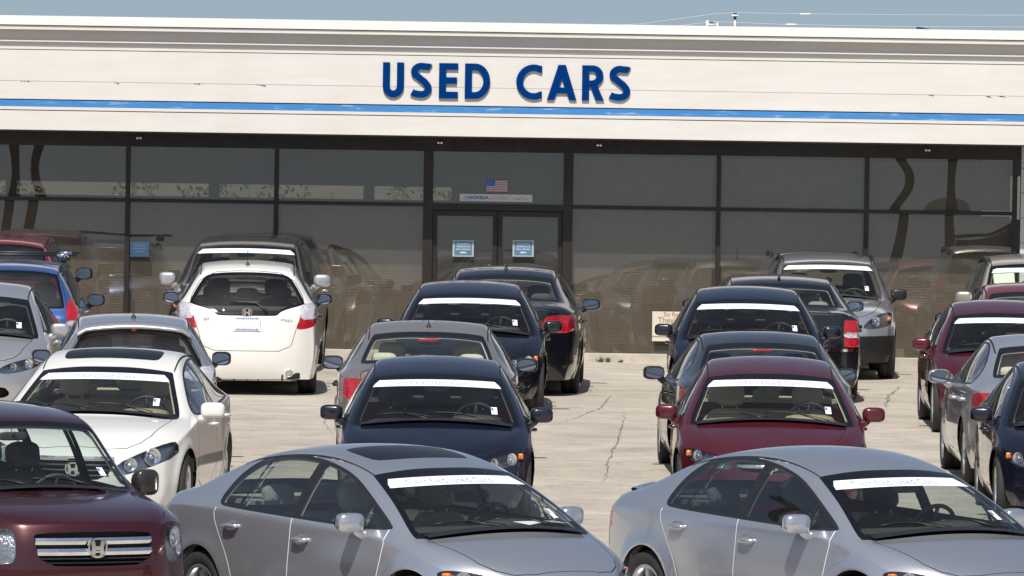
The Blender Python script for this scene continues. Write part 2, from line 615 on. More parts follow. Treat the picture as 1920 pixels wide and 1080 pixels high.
_wheel_cache = {}
def wheel_meshes(r, w, spokes):
    key = (round(r, 3), spokes)
    if key in _wheel_cache:
        return _wheel_cache[key]
    rim = r * 0.66
    t = MB()
    t.lathe([(rim, -w / 2 + .01), (rim + .02, -w / 2), (r * .90, -w / 2 - .006), (r * .975, -w / 2 + .012), (r, -w / 2 + .035),
             (r, -.012), (r * .985, -.008), (r * .985, .008), (r, .012), (r, w / 2 - .035), (r * .975, w / 2 - .012), (r * .90, w / 2 + .006), (rim + .02, w / 2), (rim, w / 2 - .01)], 'X', 40)
    a = MB()
    o = w / 2
    a.lathe([(rim + .004, o - .004), (rim - .012, o + .001), (rim - .022, o - .012), (rim - .03, -w / 2)], 'X', 40)
    a.lathe([(0.0, o - .075), (rim - .03, o - .085)], 'X', 24, 1)
    a.lathe([(0.0, o - .012), (.03, o - .012), (.055, o - .02), (.06, o - .07)], 'X', 20)
    for i in range(spokes):
        rot = Matrix.Rotation(2 * math.pi * i / spokes, 3, 'X')
        pts = []
        for (yy, hw, xx) in ((.03, .034, o - .02), (rim * .55, .026, o - .018), (rim - .018, .036, o - .014)):
            pts.append((yy, hw, xx))
        vs, fs = [], []
        for (yy, hw, xx) in pts:
            for dx, k in ((0, .7), (0, -.7), (-.04, -1), (-.04, 1)):
                vs.append(tuple(rot @ Vector((xx + dx, hw * k, yy))))
        for q in range(2):
            for e in range(4):
                fs.append((q * 4 + e, q * 4 + (e + 1) % 4, q * 4 + 4 + (e + 1) % 4, q * 4 + 4 + e))
        a.add(vs, fs, 0, False)
    _wheel_cache[key] = (t.mesh('tyre', [M['rubber']]), a.mesh('rim', [M['alloy'], M['well']]))
    return _wheel_cache[key]

def emblem_mesh(w, h, mat=None):
    """Chrome badge: rounded tapering frame round an upright letter form."""
    mb = MB()
    t = .015 * w / .12
    out = chaikin([(-w / 2, h / 2), (w / 2, h / 2), (w * .42, -h / 2), (-w * .42, -h / 2)], 2)
    inn = [(x * .84, z * .80) for x, z in out]
    n = len(out)
    vs = [(x, -.012, z) for x, z in out] + [(x, -.012, z) for x, z in inn] + [(x, .01, z) for x, z in out] + [(x, .01, z) for x, z in inn]
    fs = []
    for i in range(n):
        j = (i + 1) % n
        fs += [(i, j, n + j, n + i), (i, 2 * n + i, 2 * n + j, j), (n + i, n + j, 3 * n + j, 3 * n + i)]
    mb.add(vs, fs, 0, False)
    for s in (-1, 1):
        mb.prism([(s * w * .37, h * .42), (s * w * .17, h * .42), (s * w * .09, 0.0), (s * w * .13, -h * .42), (s * w * .32, -h * .42), (s * w * .28, 0.0)], -.012, .006, 0)
    mb.prism([(-w * .18, h * .08), (w * .18, h * .08), (w * .17, -h * .12), (-w * .17, -h * .12)], -.0115, .006, 0)
    mb.prism([(x * .9, z * .9) for x, z in out], .0065, .009, 1)
    return mb.mesh('emblem', [mat or M['chrome'], M['frit']])

TEMPLATES = {}

def build_model(P):
    """Returns the list of part records of one kind of car; every record shares its mesh between cars of that kind."""
    L = P['L']
    s = subdivided(P, P.get('level', 3))
    X = lambda: s.V[:, 1] + L / 2
    parts = []
    def rec(name, mesh, parent=None, loc=(0, 0, 0), rot=(0, 0, 0), opt=None, label=None):
        parts.append(dict(name=name, mesh=mesh, parent=parent, loc=loc, rot=rot, opt=opt, label=label))
        return len(parts) - 1
    # normalise: overall height, width
    kz = P['H'] / s.V[:, 2].max()
    s.V[:, 2] *= kz
    kx = (P['W'] / 2) / np.abs(s.V[:, 0]).max()
    s.V[:, 0] *= kx
    ymin, ymax = s.V[:, 1].min(), s.V[:, 1].max()
    s.V[:, 1] = (s.V[:, 1] - ymin) / (ymax - ymin) * L - L / 2
    # fender flares round the wheel arches and a character line
    wr, aR = P['wr'], P['aR']
    for wx in P['wheels']:
        d = np.hypot(X() - wx, s.V[:, 2] - wr)
        k = P.get('flare', .020) * np.exp(-((d - aR - .01) / .06) ** 2) * (np.abs(s.V[:, 0]) > .5)
        s.V[:, 0] += np.sign(s.V[:, 0]) * k
    s.N = s.normals()
    Y = lambda: np.abs(s.V[:, 0])
    Z = lambda: s.V[:, 2]
    side = lambda: np.stack([X(), Z()], 1)
    front = lambda: np.stack([Y(), Z()], 1)
    top = lambda: np.stack([X(), Y()], 1)
    def half_poly(pts, n=2):
        """half outline in (y, z), open at the centre line, closed by mirroring, returned whole"""
        full = list(pts) + [(-y, z) for y, z in reversed(pts) if y > 1e-6]
        return chaikin(full, n)
    F_ = {}
    def feat(name, proj, poly, region, offs=(0.0,)):
        F_[name] = (proj, poly, region)
        for o in offs:
            v = sdf(proj(), poly) - o
            s.cut(np.maximum(v, region()))
    xw = P.get('ws_xmax', 2.6)
    # ---- wheel arches (opened) and underside
    for i, wx in enumerate(P['wheels']):
        s.cut(np.maximum(np.hypot(X() - wx, Z() - wr) - aR, .45 - Y()))
        c = s.cen()
        s.drop((np.hypot(c[:, 1] + L / 2 - wx, c[:, 2] - wr) < aR) & (np.abs(c[:, 0]) > .45))
    ws = half_poly(P['ws'])
    rw = half_poly(P['rw'])
    feat('ws', front, ws, lambda: X() - xw, (0.0, -P.get('frit', .035)))
    feat('rw', front, rw, lambda: P.get('rw_xmin', 2.9) - X(), (0.0, -.03))
    dlo = chaikin(P['dlo'], 2)
    feat('dlo', side, dlo, lambda: .42 - Y(), (0.0, -.020))
    for q, (xb, xt, hw) in enumerate(P['posts']):
        z0, z1 = P['post_z']
        poly = [(xb - hw, z0), (xb + hw, z0), (xt + hw, z1), (xt - hw, z1)]
        feat('post%d' % q, side, poly, lambda: np.maximum(sdf(side(), dlo), .42 - Y()))
    for q, poly in enumerate(P['doors']):
        feat('door%d' % q, side, chaikin(poly, 1), lambda: .40 - Y(), (-.0045, .0045, 0.0))
    if 'hood' in P:
        hood = chaikin(P['hood'], 1)
        F_['hood'] = (top, hood, None)
        for o in (-.0035, .0035, 0.0):
            s.cut(np.maximum(sdf(top(), hood) - o, np.maximum(P['hood_z'] - Z(), X() - 1.6)))
    if 'trunk' in P:
        trunk = half_poly(P['trunk'], 1)
        for o in (-.0035, .0035, 0.0):
            s.cut(np.maximum(sdf(front(), trunk) - o, P['trunk_x'] - X()))
    feat('head', front, chaikin(P['head'], P.get('lamp_n', 2)), lambda: X() - P['head_x'])
    feat('tail', front, chaikin(P['tail'], P.get('lamp_n', 2)), lambda: P['tail_x'] - X())
    if 'tail2' in P:
        feat('tail2', front, chaikin(P['tail2'], 1), lambda: P['tail_x'] - X())
    feat('grille', front, half_poly(P['grille'], 1), lambda: X() - .6)
    if 'intake' in P:
        feat('intake', front, half_poly(P['intake'], 1), lambda: X() - .6)
    if 'clad' in P:
        s.cut(np.where(True, Z() - P['clad'], 0))
    if 'sunroof' in P:
        sx0, sx1, sy = P['sunroof']
        sp = chaikin([(sx0, sy - .07), (sx0 + .06, sy), (sx1 - .06, sy), (sx1, sy - .07), (sx1 + .012, 0),
                      (sx1, -sy + .07), (sx1 - .06, -sy), (sx0 + .06, -sy), (sx0, -sy + .07), (sx0 - .012, 0)], 1)
        F_['sun'] = (top, sp, None)
        s.cut(np.maximum(sdf(np.stack([X(), s.V[:, 0]], 1), sp), P['H'] - .35 - Z()))
    # roof ditch lines
    if P.get('ditch'):
        for o in (-.007, .007, 0.0):
            s.cut(np.maximum(np.abs(np.abs(Y() - P['ditch'] + .012 * (X() - P['ditch_x'][0])) ) - 1e9, 0) * 0 + np.where((Z() > P['ditch_z']) , Y() - P['ditch'] - o, 1.0 + Y()))
    # ---- classify
    c = s.cen()
    cx, cy, cz = c[:, 1] + L / 2, np.abs(c[:, 0]), c[:, 2]
    cs, cf, ct = np.stack([cx, cz], 1), np.stack([cy, cz], 1), np.stack([cx, cy], 1)
    nf = len(c)
    tag = np.full(nf, 'body', dtype='<U12')
    groove = np.zeros(nf, bool)
    door_of = np.full(nf, -1)
    for q, poly in enumerate(P['doors']):
        d = sdf(cs, chaikin(poly, 1))
        m = cy > P.get('ditch', .40) + .004
        door_of[(d < 0) & m] = q
        groove |= (np.abs(d) < .0045) & m & (cz < P['post_z'][0] + .05)
    if 'hood' in P:
        d = sdf(ct, hood)
        m = (cz > P['hood_z']) & (cx < 1.6)
        tag[(d < 0) & m] = 'hood'
        groove |= (np.abs(d) < .0035) & m
    if 'trunk' in P:
        d = sdf(cf, trunk)
        m = cx > P['trunk_x']
        tag[(d < 0) & m] = 'trunk'
        groove |= (np.abs(d) < .0035) & m
    if P.get('ditch'):
        m = (cz > P['ditch_z']) & (np.abs(cy - P['ditch']) < .007)
        groove |= m
    if 'sunroof' in P:
        tag[(sdf(np.stack([cx, c[:, 0]], 1), sp) < 0) & (cz > P['H'] - .35)] = 'sun'
    if 'clad' in P:
        tag[(cz < P['clad']) & (tag == 'body')] = 'clad'
    for nm, t in (('grille', 'grille'), ('intake', 'intake'), ('head', 'head'), ('tail', 'tail'), ('tail2', 'tail2')):
        if nm not in F_:
            continue
        d = sdf(cf, F_[nm][1])
        m = (d < 0) & ({'grille': cx < .6, 'intake': cx < .6, 'head': cx < P['head_x']}.get(nm, cx > P['tail_x']))
        tag[m] = t
        groove[m] = False
    d = sdf(cf, ws); m = cx < xw
    tag[(d < 0) & m] = 'frit'; tag[(d < -P.get('frit', .035)) & m] = 'ws'
    d = sdf(cf, rw); m = cx > P.get('rw_xmin', 2.9)
    tag[(d < 0) & m] = 'rfrit'; tag[(d < -.03) & m] = 'rw'
    d = sdf(cs, dlo); m = cy > .42
    tag[(d < 0) & m] = 'sfrit'
    gl = (d < -.020) & m
    tag[gl] = 'side'
    for q in range(len(P['posts'])):
        dq = sdf(cs, F_['post%d' % q][1])
        tag[(dq < 0) & gl] = 'sfrit'
    groove[np.isin(tag, ['ws', 'rw', 'side', 'frit', 'rfrit', 'sfrit', 'head', 'tail', 'tail2', 'grille', 'intake', 'sun'])] = False
    tag[groove] = 'seam'
    # recess the middle line of the grooves
    gv = np.zeros(len(s.V), bool); gv[s.F[groove]] = True
    ov = np.zeros(len(s.V), bool); ov[s.F[~groove]] = True
    inner = gv & ~ov
    s.V[inner] -= s.N[inner] * .007
    def shell_part(name, mask, mats, midx=None, parent=None, opt=None, off=0.0, flip=False, label=None):
        if not mask.any():
            return None
        V, N, F, u = s.sub(mask)
        if off:
            V = V + N * off
        if flip:
            F, N = F[:, ::-1], -N
        mi = None if midx is None else np.asarray(midx)[mask]
        return rec(name, new_mesh(name, V, F, mats, mi, N), parent, opt=opt, label=label)
    def sunk_part(name, mask, mats, push, parent=None, wall=1, opt=None):
        """faces pushed along a vector with walls round the opening"""
        V, N, F, u = s.sub(mask)
        k = len(V)
        e = np.concatenate([F[:, [0, 1]], F[:, [1, 2]], F[:, [2, 0]]])
        es = np.sort(e, 1)
        uq, inv, cnt = np.unique(es, axis=0, return_inverse=True, return_counts=True)
        b = e[cnt[inv.reshape(-1)] == 1]
        V2 = V + np.asarray(push)
        W = [tuple(f) for f in F + k] if True else []
        walls = [(p, q, q + k, p + k) for p, q in b]
        mi = [0] * len(W) + [wall] * len(walls)
        return rec(name, new_mesh(name, np.concatenate([V, V2]), W + walls, mats, mi, None, True), parent, opt=opt)
    frontd = (door_of == 0); reard = (door_of == 1)
    lft = c[:, 0] > 0
    isseam = (tag == 'seam')
    doorpaint = (tag == 'body') | isseam | (tag == 'sfrit') | (tag == 'clad')
    bodymask = np.isin(tag, ['body', 'seam', 'frit', 'rfrit', 'sfrit', 'clad']) & ~((door_of >= 0) & doorpaint)
    midx = np.zeros(nf, int)
    midx[isseam] = 1
    midx[np.isin(tag, ['frit', 'rfrit'])] = 2
    midx[tag == 'sfrit'] = 3
    midx[tag == 'clad'] = 3
    midx[isseam & (cy > .42) & (cz < P['post_z'][0] + .05) & (np.abs(sdf(cs, chaikin(P['doors'][1], 1))) < .0046) & (cx > P['doors'][1][0][0] + .3)] = 4
    # chrome or light edge guards on the rear edges of the doors
    mats = [PAINT_SLOT, M['seam'], M['frit'], M['trim'], EDGE_SLOT]
    body = shell_part('body', bodymask, mats, midx)
    seam_edge = midx.copy()
    seam_edge[isseam] = 4
    doors = {}
    for q, dn in ((0, 'front_door'), (1, 'rear_door')):
        for sd in (0, 1):
            m = (door_of == q) & doorpaint & (lft if sd == 0 else ~lft)
            di = shell_part(dn, m, mats, seam_edge)
            if di is None:
                continue
            doors[(q, sd)] = di
            m2 = (door_of == q) & (tag == 'side') & (lft if sd == 0 else ~lft)
            shell_part('side_window', m2, [SGLASS_SLOT], parent=di)
    def islands(mask):
        idx = np.flatnonzero(mask)
        lab = np.arange(len(s.V))
        F = s.F[idx]
        while True:
            m_ = lab[F].min(1)
            new = lab.copy()
            np.minimum.at(new, F.reshape(-1), np.repeat(m_, 3))
            new = new[new]
            if (new == lab).all():
                break
            lab = new
        fl = lab[F[:, 0]]
        out = []
        for q in np.unique(fl):
            mk = np.zeros(len(mask), bool); mk[idx[fl == q]] = True
            out.append(mk)
        return out
    for mk in islands((tag == 'side') & (door_of < 0)):
        if mk.sum() > 12:
            shell_part('quarter_window', mk, [SGLASS_SLOT])
    shell_part('hood', tag == 'hood', [PAINT_SLOT])
    shell_part(P.get('trunk_name', 'trunk_lid'), tag == 'trunk', [PAINT_SLOT])
    wsi = shell_part('windscreen', tag == 'ws', [M['glass']])
    shell_part('rear_window', tag == 'rw', [RGLASS_SLOT])
    if 'sunroof' in P:
        shell_part('sunroof', tag == 'sun', [M['sunroof']], opt='sunroof')
        shell_part('roof_panel', tag == 'sun', [PAINT_SLOT], opt='!sunroof')
    # cabin lining under the painted skin
    lin = np.isin(tag, ['body', 'seam', 'sfrit', 'frit', 'rfrit', 'sun']) & (cz > .45) & (cx > P['cab'][0]) & (cx < P['cab'][1])
    li = (cz > P['H'] - .16).astype(int)
    shell_part('cabin_lining', lin, [CABIN_SLOT, M['lining_light']], li, off=-.035, flip=True)
    # lamps
    for sd in (0, 1):
        sm = lft if sd == 0 else ~lft
        sg = 1 if sd == 0 else -1
        hm = (tag == 'head') & sm
        if hm.any():
            h = sunk_part('headlight', hm, [M['lamp_bowl'], M['trim']], (-.02 * sg, .055, -.004))
            shell_part('lens', hm, [M['lens']], parent=h, off=.001)
            V = s.V[s.F[hm].reshape(-1)]
            for (fy, fz, rr) in P.get('bulbs', [(.35, .5, .045), (.72, .55, .055)]):
                yy = V[:, 0].min() + (V[:, 0].max() - V[:, 0].min()) * (fy if sg > 0 else 1 - fy)
                near = V[np.abs(V[:, 0] - yy) < .05]
                if len(near) == 0:
                    continue
                zz = near[:, 2].min() + (near[:, 2].max() - near[:, 2].min()) * fz
                xx = near[np.argsort(np.abs(near[:, 2] - zz))[:4], 1].mean()
                idx_ = s.F[hm].reshape(-1)[np.argsort(np.hypot(V[:, 0] - yy, V[:, 2] - zz))[:12]]
                nn = s.N[idx_].mean(0)
                ph = math.atan2(nn[0], -nn[1]) * .85
                b2 = MB()
                b2.lathe([(rr, .0), (rr * .96, -.004), (rr * .75, .026), (rr * .35, .036), (0.0, .031)], 'Y', 18)
                b2.lathe([(0, .004), (rr * .3, .008), (rr * .36, .030)], 'Y', 12)
                rz = Matrix.Rotation(ph, 3, 'Z')
                vv = [rz @ Vector(q) + Vector((yy, xx + .010, zz)) for q in b2.v]
                mb = MB(); mb.add(vv, b2.f)
                rec('reflector', mb.mesh('reflector', [M['chrome']]), h)
            if P.get('amber', True):
                yo = V[:, 0].max() if sg > 0 else V[:, 0].min()
                near = V[np.abs(V[:, 0] - yo) < .07]
                mb = MB(); mb.rbox((yo - sg * .045, near[:, 1].mean() + .03, near[:, 2].mean()), (.05, .07, .055), .5, 0)
                rec('turn_signal', mb.mesh('turn_signal', [M['amber']]), h)
        tm = (tag == 'tail') & sm
        if tm.any():
            t = sunk_part('taillight', tm, [M['red_lens'], M['trim']], (0, -.004, 0))
            t2 = (tag == 'tail2') & sm
            if t2.any():
                sunk_part('clear_lens', t2, [P.get('tail2_mat', M['clear_lens']), M['trim']], (0, -.005, 0), t)
    # grille
    gm = tag == 'grille'
    if gm.any():
        g = sunk_part('grille', gm, [M['seam'], M['trim']], (0, .05, 0))
        V = s.V[s.F[gm].reshape(-1)]
        def surf(y, z):
            d = np.hypot(np.abs(V[:, 0]) - abs(y), V[:, 2] - z)
            i = np.argsort(d)[:6]
            return V[i, 1].mean()
        z0, z1 = V[:, 2].min(), V[:, 2].max()
        for (f, h, mt) in P.get('bars', [(.3, .022, 'trim'), (.65, .022, 'trim')]):
            z = z0 + (z1 - z0) * f
            ym = np.abs(V[np.abs(V[:, 2] - z) < .04, 0]).max() * .985
            mb = MB()
            pts = np.linspace(-ym, ym, 13)
            vs, fs = [], []
            for y in pts:
                xx = surf(y, z)
                for (dx, dz) in ((.0, h / 2), (-.008, 0), (.0, -h / 2), (.04, -h / 2), (.04, h / 2)):
                    vs.append((y, xx + .004 + dx, z + dz))
            for i in range(12):
                for e in range(5):
                    fs.append((i * 5 + e, i * 5 + (e + 1) % 5, i * 5 + 5 + (e + 1) % 5, i * 5 + 5 + e))
            mb.add(vs, fs, 0, False)
            rec('grille_bar', mb.mesh('grille_bar', [M[mt]]), g)
        if P.get('emblem'):
            ew, eh, ef = P['emblem']
            z = z0 + (z1 - z0) * ef
            rec('emblem', emblem_mesh(ew, eh), g, (0, surf(0, z) - .012, z))
        P['_grille'] = (z0, z1, surf)
    if (tag == 'intake').any():
        sunk_part('air_intake', tag == 'intake', [M['seam'], M['trim']], (0, .06, 0))
    # wheels and wells
    tyre, rim = wheel_meshes(wr, P.get('tw', .205), P.get('spokes', 5))
    for i, wx in enumerate(P['wheels']):
        for sg in (1, -1):
            y = sg * (P['W'] / 2 - P.get('tw', .205) / 2 - .03)
            w = rec('wheel', tyre, None, (y, wx - L / 2, wr), (0, 0, 0 if sg > 0 else math.pi))
            rec('rim', rim, w)
    mb = MB()
    for wx in P['wheels']:
        n = 14
        vs, fs = [], []
        for sg in (1, -1):
            base = len(vs)
            for i in range(n + 1):
                a = -0.35 + (math.pi + .7) * i / n
                for yy in (P['W'] / 2 - (.12 if (math.cos(a) < 0) == (wx < L / 2) else .05), P['W'] / 2 - .34):
                    vs.append((sg * yy, wx - L / 2 + (aR + .012) * math.cos(a), wr + (aR + .012) * math.sin(a)))
            for i in range(n):
                b0 = base + 2 * i
                fs.append((b0, b0 + 1, b0 + 3, b0 + 2))
            cidx = len(vs)
            vs.append((sg * (P['W'] / 2 - .34), wx - L / 2, wr - .1))
            for i in range(n):
                fs.append((base + 2 * i + 1, base + 2 * i + 3, cidx))
        mb.add(vs, fs, 0, True)
    mb.box((0, 0, .30), (P['W'] - .46, L - 1.1, .05))
    rec('underbody', mb.mesh('underbody', [M['well']]))
    # glass fit for the banner and stickers
    V = s.V[np.unique(s.F[tag == 'ws'])]
    A = lambda y, z: np.stack([np.ones_like(y), y * y, z, z * z, y * y * z, y ** 4], -1)
    co, *_ = np.linalg.lstsq(A(V[:, 0], V[:, 2]), V[:, 1], rcond=None)
    def glass(y, z):
        return A(np.asarray(y, float), np.asarray(z, float)) @ co
    zt = V[np.abs(V[:, 0]) < .06, 2].max()
    zb = V[np.abs(V[:, 0]) < .06, 2].min()
    hwt = np.abs(V[V[:, 2] > zt - .06, 0]).max()
    hwb = np.abs(V[:, 0]).max()
    bh = P.get('banner_h', .052)
    drop = P.get('banner_drop', .012)
    bw = min(hwt - .005, P.get('banner_w', .60))
    yv = np.linspace(-bw, bw, 29)
    vs, fs = [], []
    for y in yv:
        f = abs(y) / bw
        topz = zt - drop - (max(0, (f - .93) / .07) ** 2) * bh * .55 - .022 * f * f
        botz = zt - drop - bh - .022 * f * f
        for k in range(4):
            z = topz + (botz - topz) * k / 3
            vs.append((y * (1 + .035 * k / 3), float(glass(y, z)) - .004, z))
    for i in range(28):
        for k in range(3):
            a = i * 4 + k
            fs.append((a, a + 1, a + 5, a + 4))
    mb = MB(); mb.add(vs, fs)
    bi = rec('banner', mb.mesh('banner', [M['banner']]), opt='banner')
    def lay(me, zc, y0=0.0, k=1.0):
        for v in me.vertices:
            y = y0 + v.co.x * k
            z = zc + v.co.y - .022 * (abs(y) / bw) ** 2
            v.co = (y, float(glass(y, z)) - .0065, z)
        me.update()
        return me
    tm = text_mesh('lettering', 'Certified Used Cars', bh * .92, M['banner_ink'], spacing=1.12)
    xs = [v.co.x for v in tm.vertices]
    rec('lettering', lay(tm, zt - drop - bh * .53, -bw * .13, bw * 1.25 / (max(xs) - min(xs))), bi, opt='banner')
    if P.get('pink', True):
        tm = text_mesh('lettering', 'Certified', bh * .55, M['banner_pink'], shear=.4)
        xs = [v.co.x for v in tm.vertices]
        rec('lettering', lay(tm, zt - drop - bh * .50, bw * .74, bw * .26 / (max(xs) - min(xs))), bi, opt='banner')
    # stickers on the glass
    zs = zb + (zt - zb) * P.get('sticker_z', .20)
    ysx = (hwb + (hwt - hwb) * .2) - .16
    mb = MB()
    vs = [(ysx + a, float(glass(ysx + a, zs + b)) - .004, zs + b) for a, b in ((-.027, .032), (.027, .029), (.034, -.029), (-.019, -.026))]
    mb.add(vs, [(0, 1, 2, 3)])
    mb.add([(ysx + a, float(glass(ysx + a, zs + b)) - .006, zs + b) for a, b in ((-.024, .027), (-.004, .026), (.0, .004), (-.020, .005))], [(0, 1, 2, 3)], 1)
    rec('price_sticker', mb.mesh('price_sticker', [M['paper'], M['blue_ink']]), opt='sticker')
    # wipers
    for y0, y1 in ((.52, -.06), (-.02, -.55)):
        mb = MB()
        pts = []
        for i in range(7):
            y = y0 + (y1 - y0) * i / 6
            z = zb + .012 + .030 * math.sin(math.pi * min(1, i / 6 * .8)) + .02 * (i / 6) - .05 * (y / hwb) ** 2
            pts.append((y, float(glass(y, z)) - .014, z))
        mb.tube(pts, .0045, 6)
        mb.tube([(pts[0][0] + .0, pts[0][1] - .05, pts[0][2] - .02), pts[3]], .007, 6)
        rec('wiper', mb.mesh('wiper', [M['trim']]))
    # cowl strip
    mb = MB()
    vs, fs = [], []
    for i in range(17):
        y = -hwb * .97 + 2 * hwb * .97 * i / 16
        z = zb - .008 - .055 * (y / hwb) ** 2
        x = float(glass(y, z + .01))
        vs += [(y, x - .015, z + .018), (y, x - .085, z + .000)]
    for i in range(16):
        fs.append((2 * i, 2 * i + 1, 2 * i + 3, 2 * i + 2))
    mb.add(vs, fs)
    rec('cowl_panel', mb.mesh('cowl_panel', [M['trim']]))
    # mirrors
    mz, mx, mw, mh = P['mirror']
    sv = s.V[(np.abs(s.V[:, 1] + L / 2 - mx) < .12) & (np.abs(s.V[:, 2] - mz) < .05)]
    ym = np.abs(sv[:, 0]).max() if len(sv) else P['W'] / 2 - .05
    for sg in (1, -1):
        mb = MB()
        rot = Matrix.Rotation(R(8) * sg, 3, 'Z')
        cx_ = sg * (ym + P.get('mirror_out', .19) - mw / 2)
        mb.rbox((cx_, mx - L / 2, mz + .085), (mw, .12, mh), .62, 0, rot, seg=3)
        mb.tube([(sg * (ym - .04), mx - L / 2 - .02, mz - .01), (sg * (ym + .02), mx - L / 2 + .0, mz + .02), (sg * (ym + .055), mx - L / 2 + .005, mz + .06)], [.045, .034, .03], 10, 0)
        mi = rec('wing_mirror', mb.mesh('wing_mirror', [CAP_SLOT]), None)
        mg = MB()
        pl = chaikin([(-mw * .44, mh * .40), (mw * .44, mh * .40), (mw * .44, -mh * .40), (-mw * .44, -mh * .40)], 2)
        vs = []
        for (a, b) in pl:
            p = rot @ Vector((a, .0605, b))
            vs.append((cx_ + p.x, mx - L / 2 + p.y, mz + .085 + p.z))
        mg.add(vs, [tuple(range(len(vs)))], 0, False)
        pl2 = [(a * 1.09, b * 1.12) for a, b in pl]
        vs = []
        for (a, b) in pl2:
            p = rot @ Vector((a, .0585, b))
            vs.append((cx_ + p.x, mx - L / 2 + p.y, mz + .085 + p.z))
        mg.add(vs, [tuple(range(len(vs)))], 1, False)
        me = mg.mesh('mirror_glass', [M['mirror'], M['trim']], fix=False)
        rec('mirror_glass', me, mi)
    # door handles
    for (q, hx, hz) in P['handles']:
        for sd, sg in ((0, 1), (1, -1)):
            if (q, sd) not in doors:
                continue
            sv = s.V[(np.abs(s.V[:, 1] + L / 2 - hx) < .08) & (np.abs(s.V[:, 2] - hz) < .05) & (s.V[:, 0] * sg > .3)]
            yy = np.abs(sv[:, 0]).mean() if len(sv) else P['W'] / 2 - .03
            mb = MB()
            mb.tube([(sg * (yy - .01), hx - L / 2 - .10, hz + .004), (sg * (yy + .030), hx - L / 2 - .07, hz + .004), (sg * (yy + .036), hx - L / 2, hz), (sg * (yy + .030), hx - L / 2 + .07, hz - .004), (sg * (yy - .01), hx - L / 2 + .10, hz - .004)], [.013, .016, .018, .017, .014], 8, 0)
            vs = [(sg * (yy + .004), hx - L / 2 + .085 * math.cos(a), hz + .042 * math.sin(a)) for a in np.linspace(0, 2 * math.pi, 16, endpoint=False)]
            cen_ = (sg * (yy - .012), hx - L / 2, hz)
            mb.add(vs + [cen_], [(i, (i + 1) % 16, 16) for i in range(16)], 1)
            rec('door_handle', mb.mesh('door_handle', [CAP_SLOT, PAINT_SLOT]), doors[(q, sd)])
    # cabin: dashboard, wheel, seats
    dx = P['dash_x'] - L / 2
    hw = P['W'] / 2 - .17
    bz = P['belt_z']
    mb = MB()
    mb.rbox((0, dx, bz - .20), (2 * hw, .62, .34), .45)
    mb.rbox((hw * .5, dx + .17, bz - .045), (.46, .22, .11), .8)
    rec('dashboard', mb.mesh('dashboard', [DASH_SLOT]))
    mb = MB()
    ctr = Vector((hw * .5, dx + .44, bz - .07))
    tilt = Matrix.Rotation(R(-66), 3, 'X')
    ring = [ctr + tilt @ Vector((.19 * math.cos(a), .19 * math.sin(a), 0)) for a in np.linspace(0, 2 * math.pi, 28, endpoint=False)]
    mb.tube(ring, .016, 8, 0, closed=True)
    mb.rbox(tuple(ctr), (.15, .05, .12), .6, 0)
    for a in (0.25, math.pi - .25, -math.pi / 2):
        mb.tube([ctr, ctr + tilt @ Vector((.185 * math.cos(a), .185 * math.sin(a), 0))], .016, 6, 0)
    mb.tube([ctr, (hw * .5, dx + .1, bz - .2)], .03, 8, 0)
    rec('steering_wheel', mb.mesh('steering_wheel', [M['dash']]))
    hr_z = P['seat_top']
    rake = Matrix.Rotation(R(-14), 3, 'X')
    def seat(x, xw_, nm, w=.50, head=True, hz=0.0):
        mb = MB()
        mb.rbox((x, xw_ - L / 2, hr_z - .52 + hz), (w, .14, .62), .5, 0, rake, taper=-.22)
        mb.rbox((x, xw_ - L / 2 - .28, hr_z - .80 + hz), (w, .52, .18), .5, 0)
        si = rec(nm, mb.mesh(nm, [CABIN_SLOT]))
        if head:
            mb = MB()
            mb.rbox((x, xw_ - L / 2 + .085, hr_z - .09 + hz), (.27, .12, .20), .62, 0, rake, seg=3)
            for dxp in (-.065, .065):
                mb.tube([(x + dxp, xw_ - L / 2 + .06, hr_z - .16 + hz), (x + dxp, xw_ - L / 2 + .04, hr_z - .27 + hz)], .007, 6, 1)
            rec('headrest', mb.mesh('headrest', [CABIN_SLOT, M['chrome']]), si)
    for sg in (1, -1):
        seat(sg * hw * .5, P['seats'][0], 'front_seat')
    seat(0, P['seats'][1], 'rear_seat', 2 * hw * .92, False, -.04)
    mb = MB()
    for xx in (-hw * .58, 0, hw * .58):
        mb.rbox((xx, P['seats'][1] - L / 2 + .10, hr_z - .13), (.25, .11, .15 if xx else .11), .6, 0, rake)
    rec('rear_headrests', mb.mesh('rear_headrests', [CABIN_SLOT]))
    # mirror inside
    mb = MB()
    zi = zt - .085
    mb.rbox((0, float(glass(0, zi)) + .10, zi), (.23, .03, .065), .5)
    mb.tube([(0, float(glass(0, zi + .03)) + .005, zi + .03), (0, float(glass(0, zi)) + .09, zi)], .012, 6)
    rec('rear_view_mirror', mb.mesh('rear_view_mirror', [M['dash']]))
    # parcel shelf / boot floor
    mb = MB()
    sh = P['shelf']
    mb.box((0, (sh[0] + sh[1]) / 2 - L / 2, sh[2]), (2 * hw * .94, sh[1] - sh[0], .03))
    rec('parcel_shelf', mb.mesh('parcel_shelf', [CABIN_SLOT]))
    if P.get('rails'):
        x0, x1, yr = P['rails']
        for sg in (1, -1):
            mb = MB()
            zz = []
            for xx in np.linspace(x0, x1, 9):
                sv = s.V[(np.abs(s.V[:, 1] + L / 2 - xx) < .1) & (np.abs(np.abs(s.V[:, 0]) - yr) < .04) & (s.V[:, 2] > P['H'] - .3)]
                zz.append((sg * yr, xx - L / 2, (sv[:, 2].mean() if len(sv) else P['H'] - .05) + .035))
            zz[0] = (zz[0][0], zz[0][1], zz[0][2] - .03); zz[-1] = (zz[-1][0], zz[-1][1], zz[-1][2] - .03)
            mb.tube(zz, .019, 8)
            rec('roof_rail', mb.mesh('roof_rail', [M['trim']]), opt='rails')
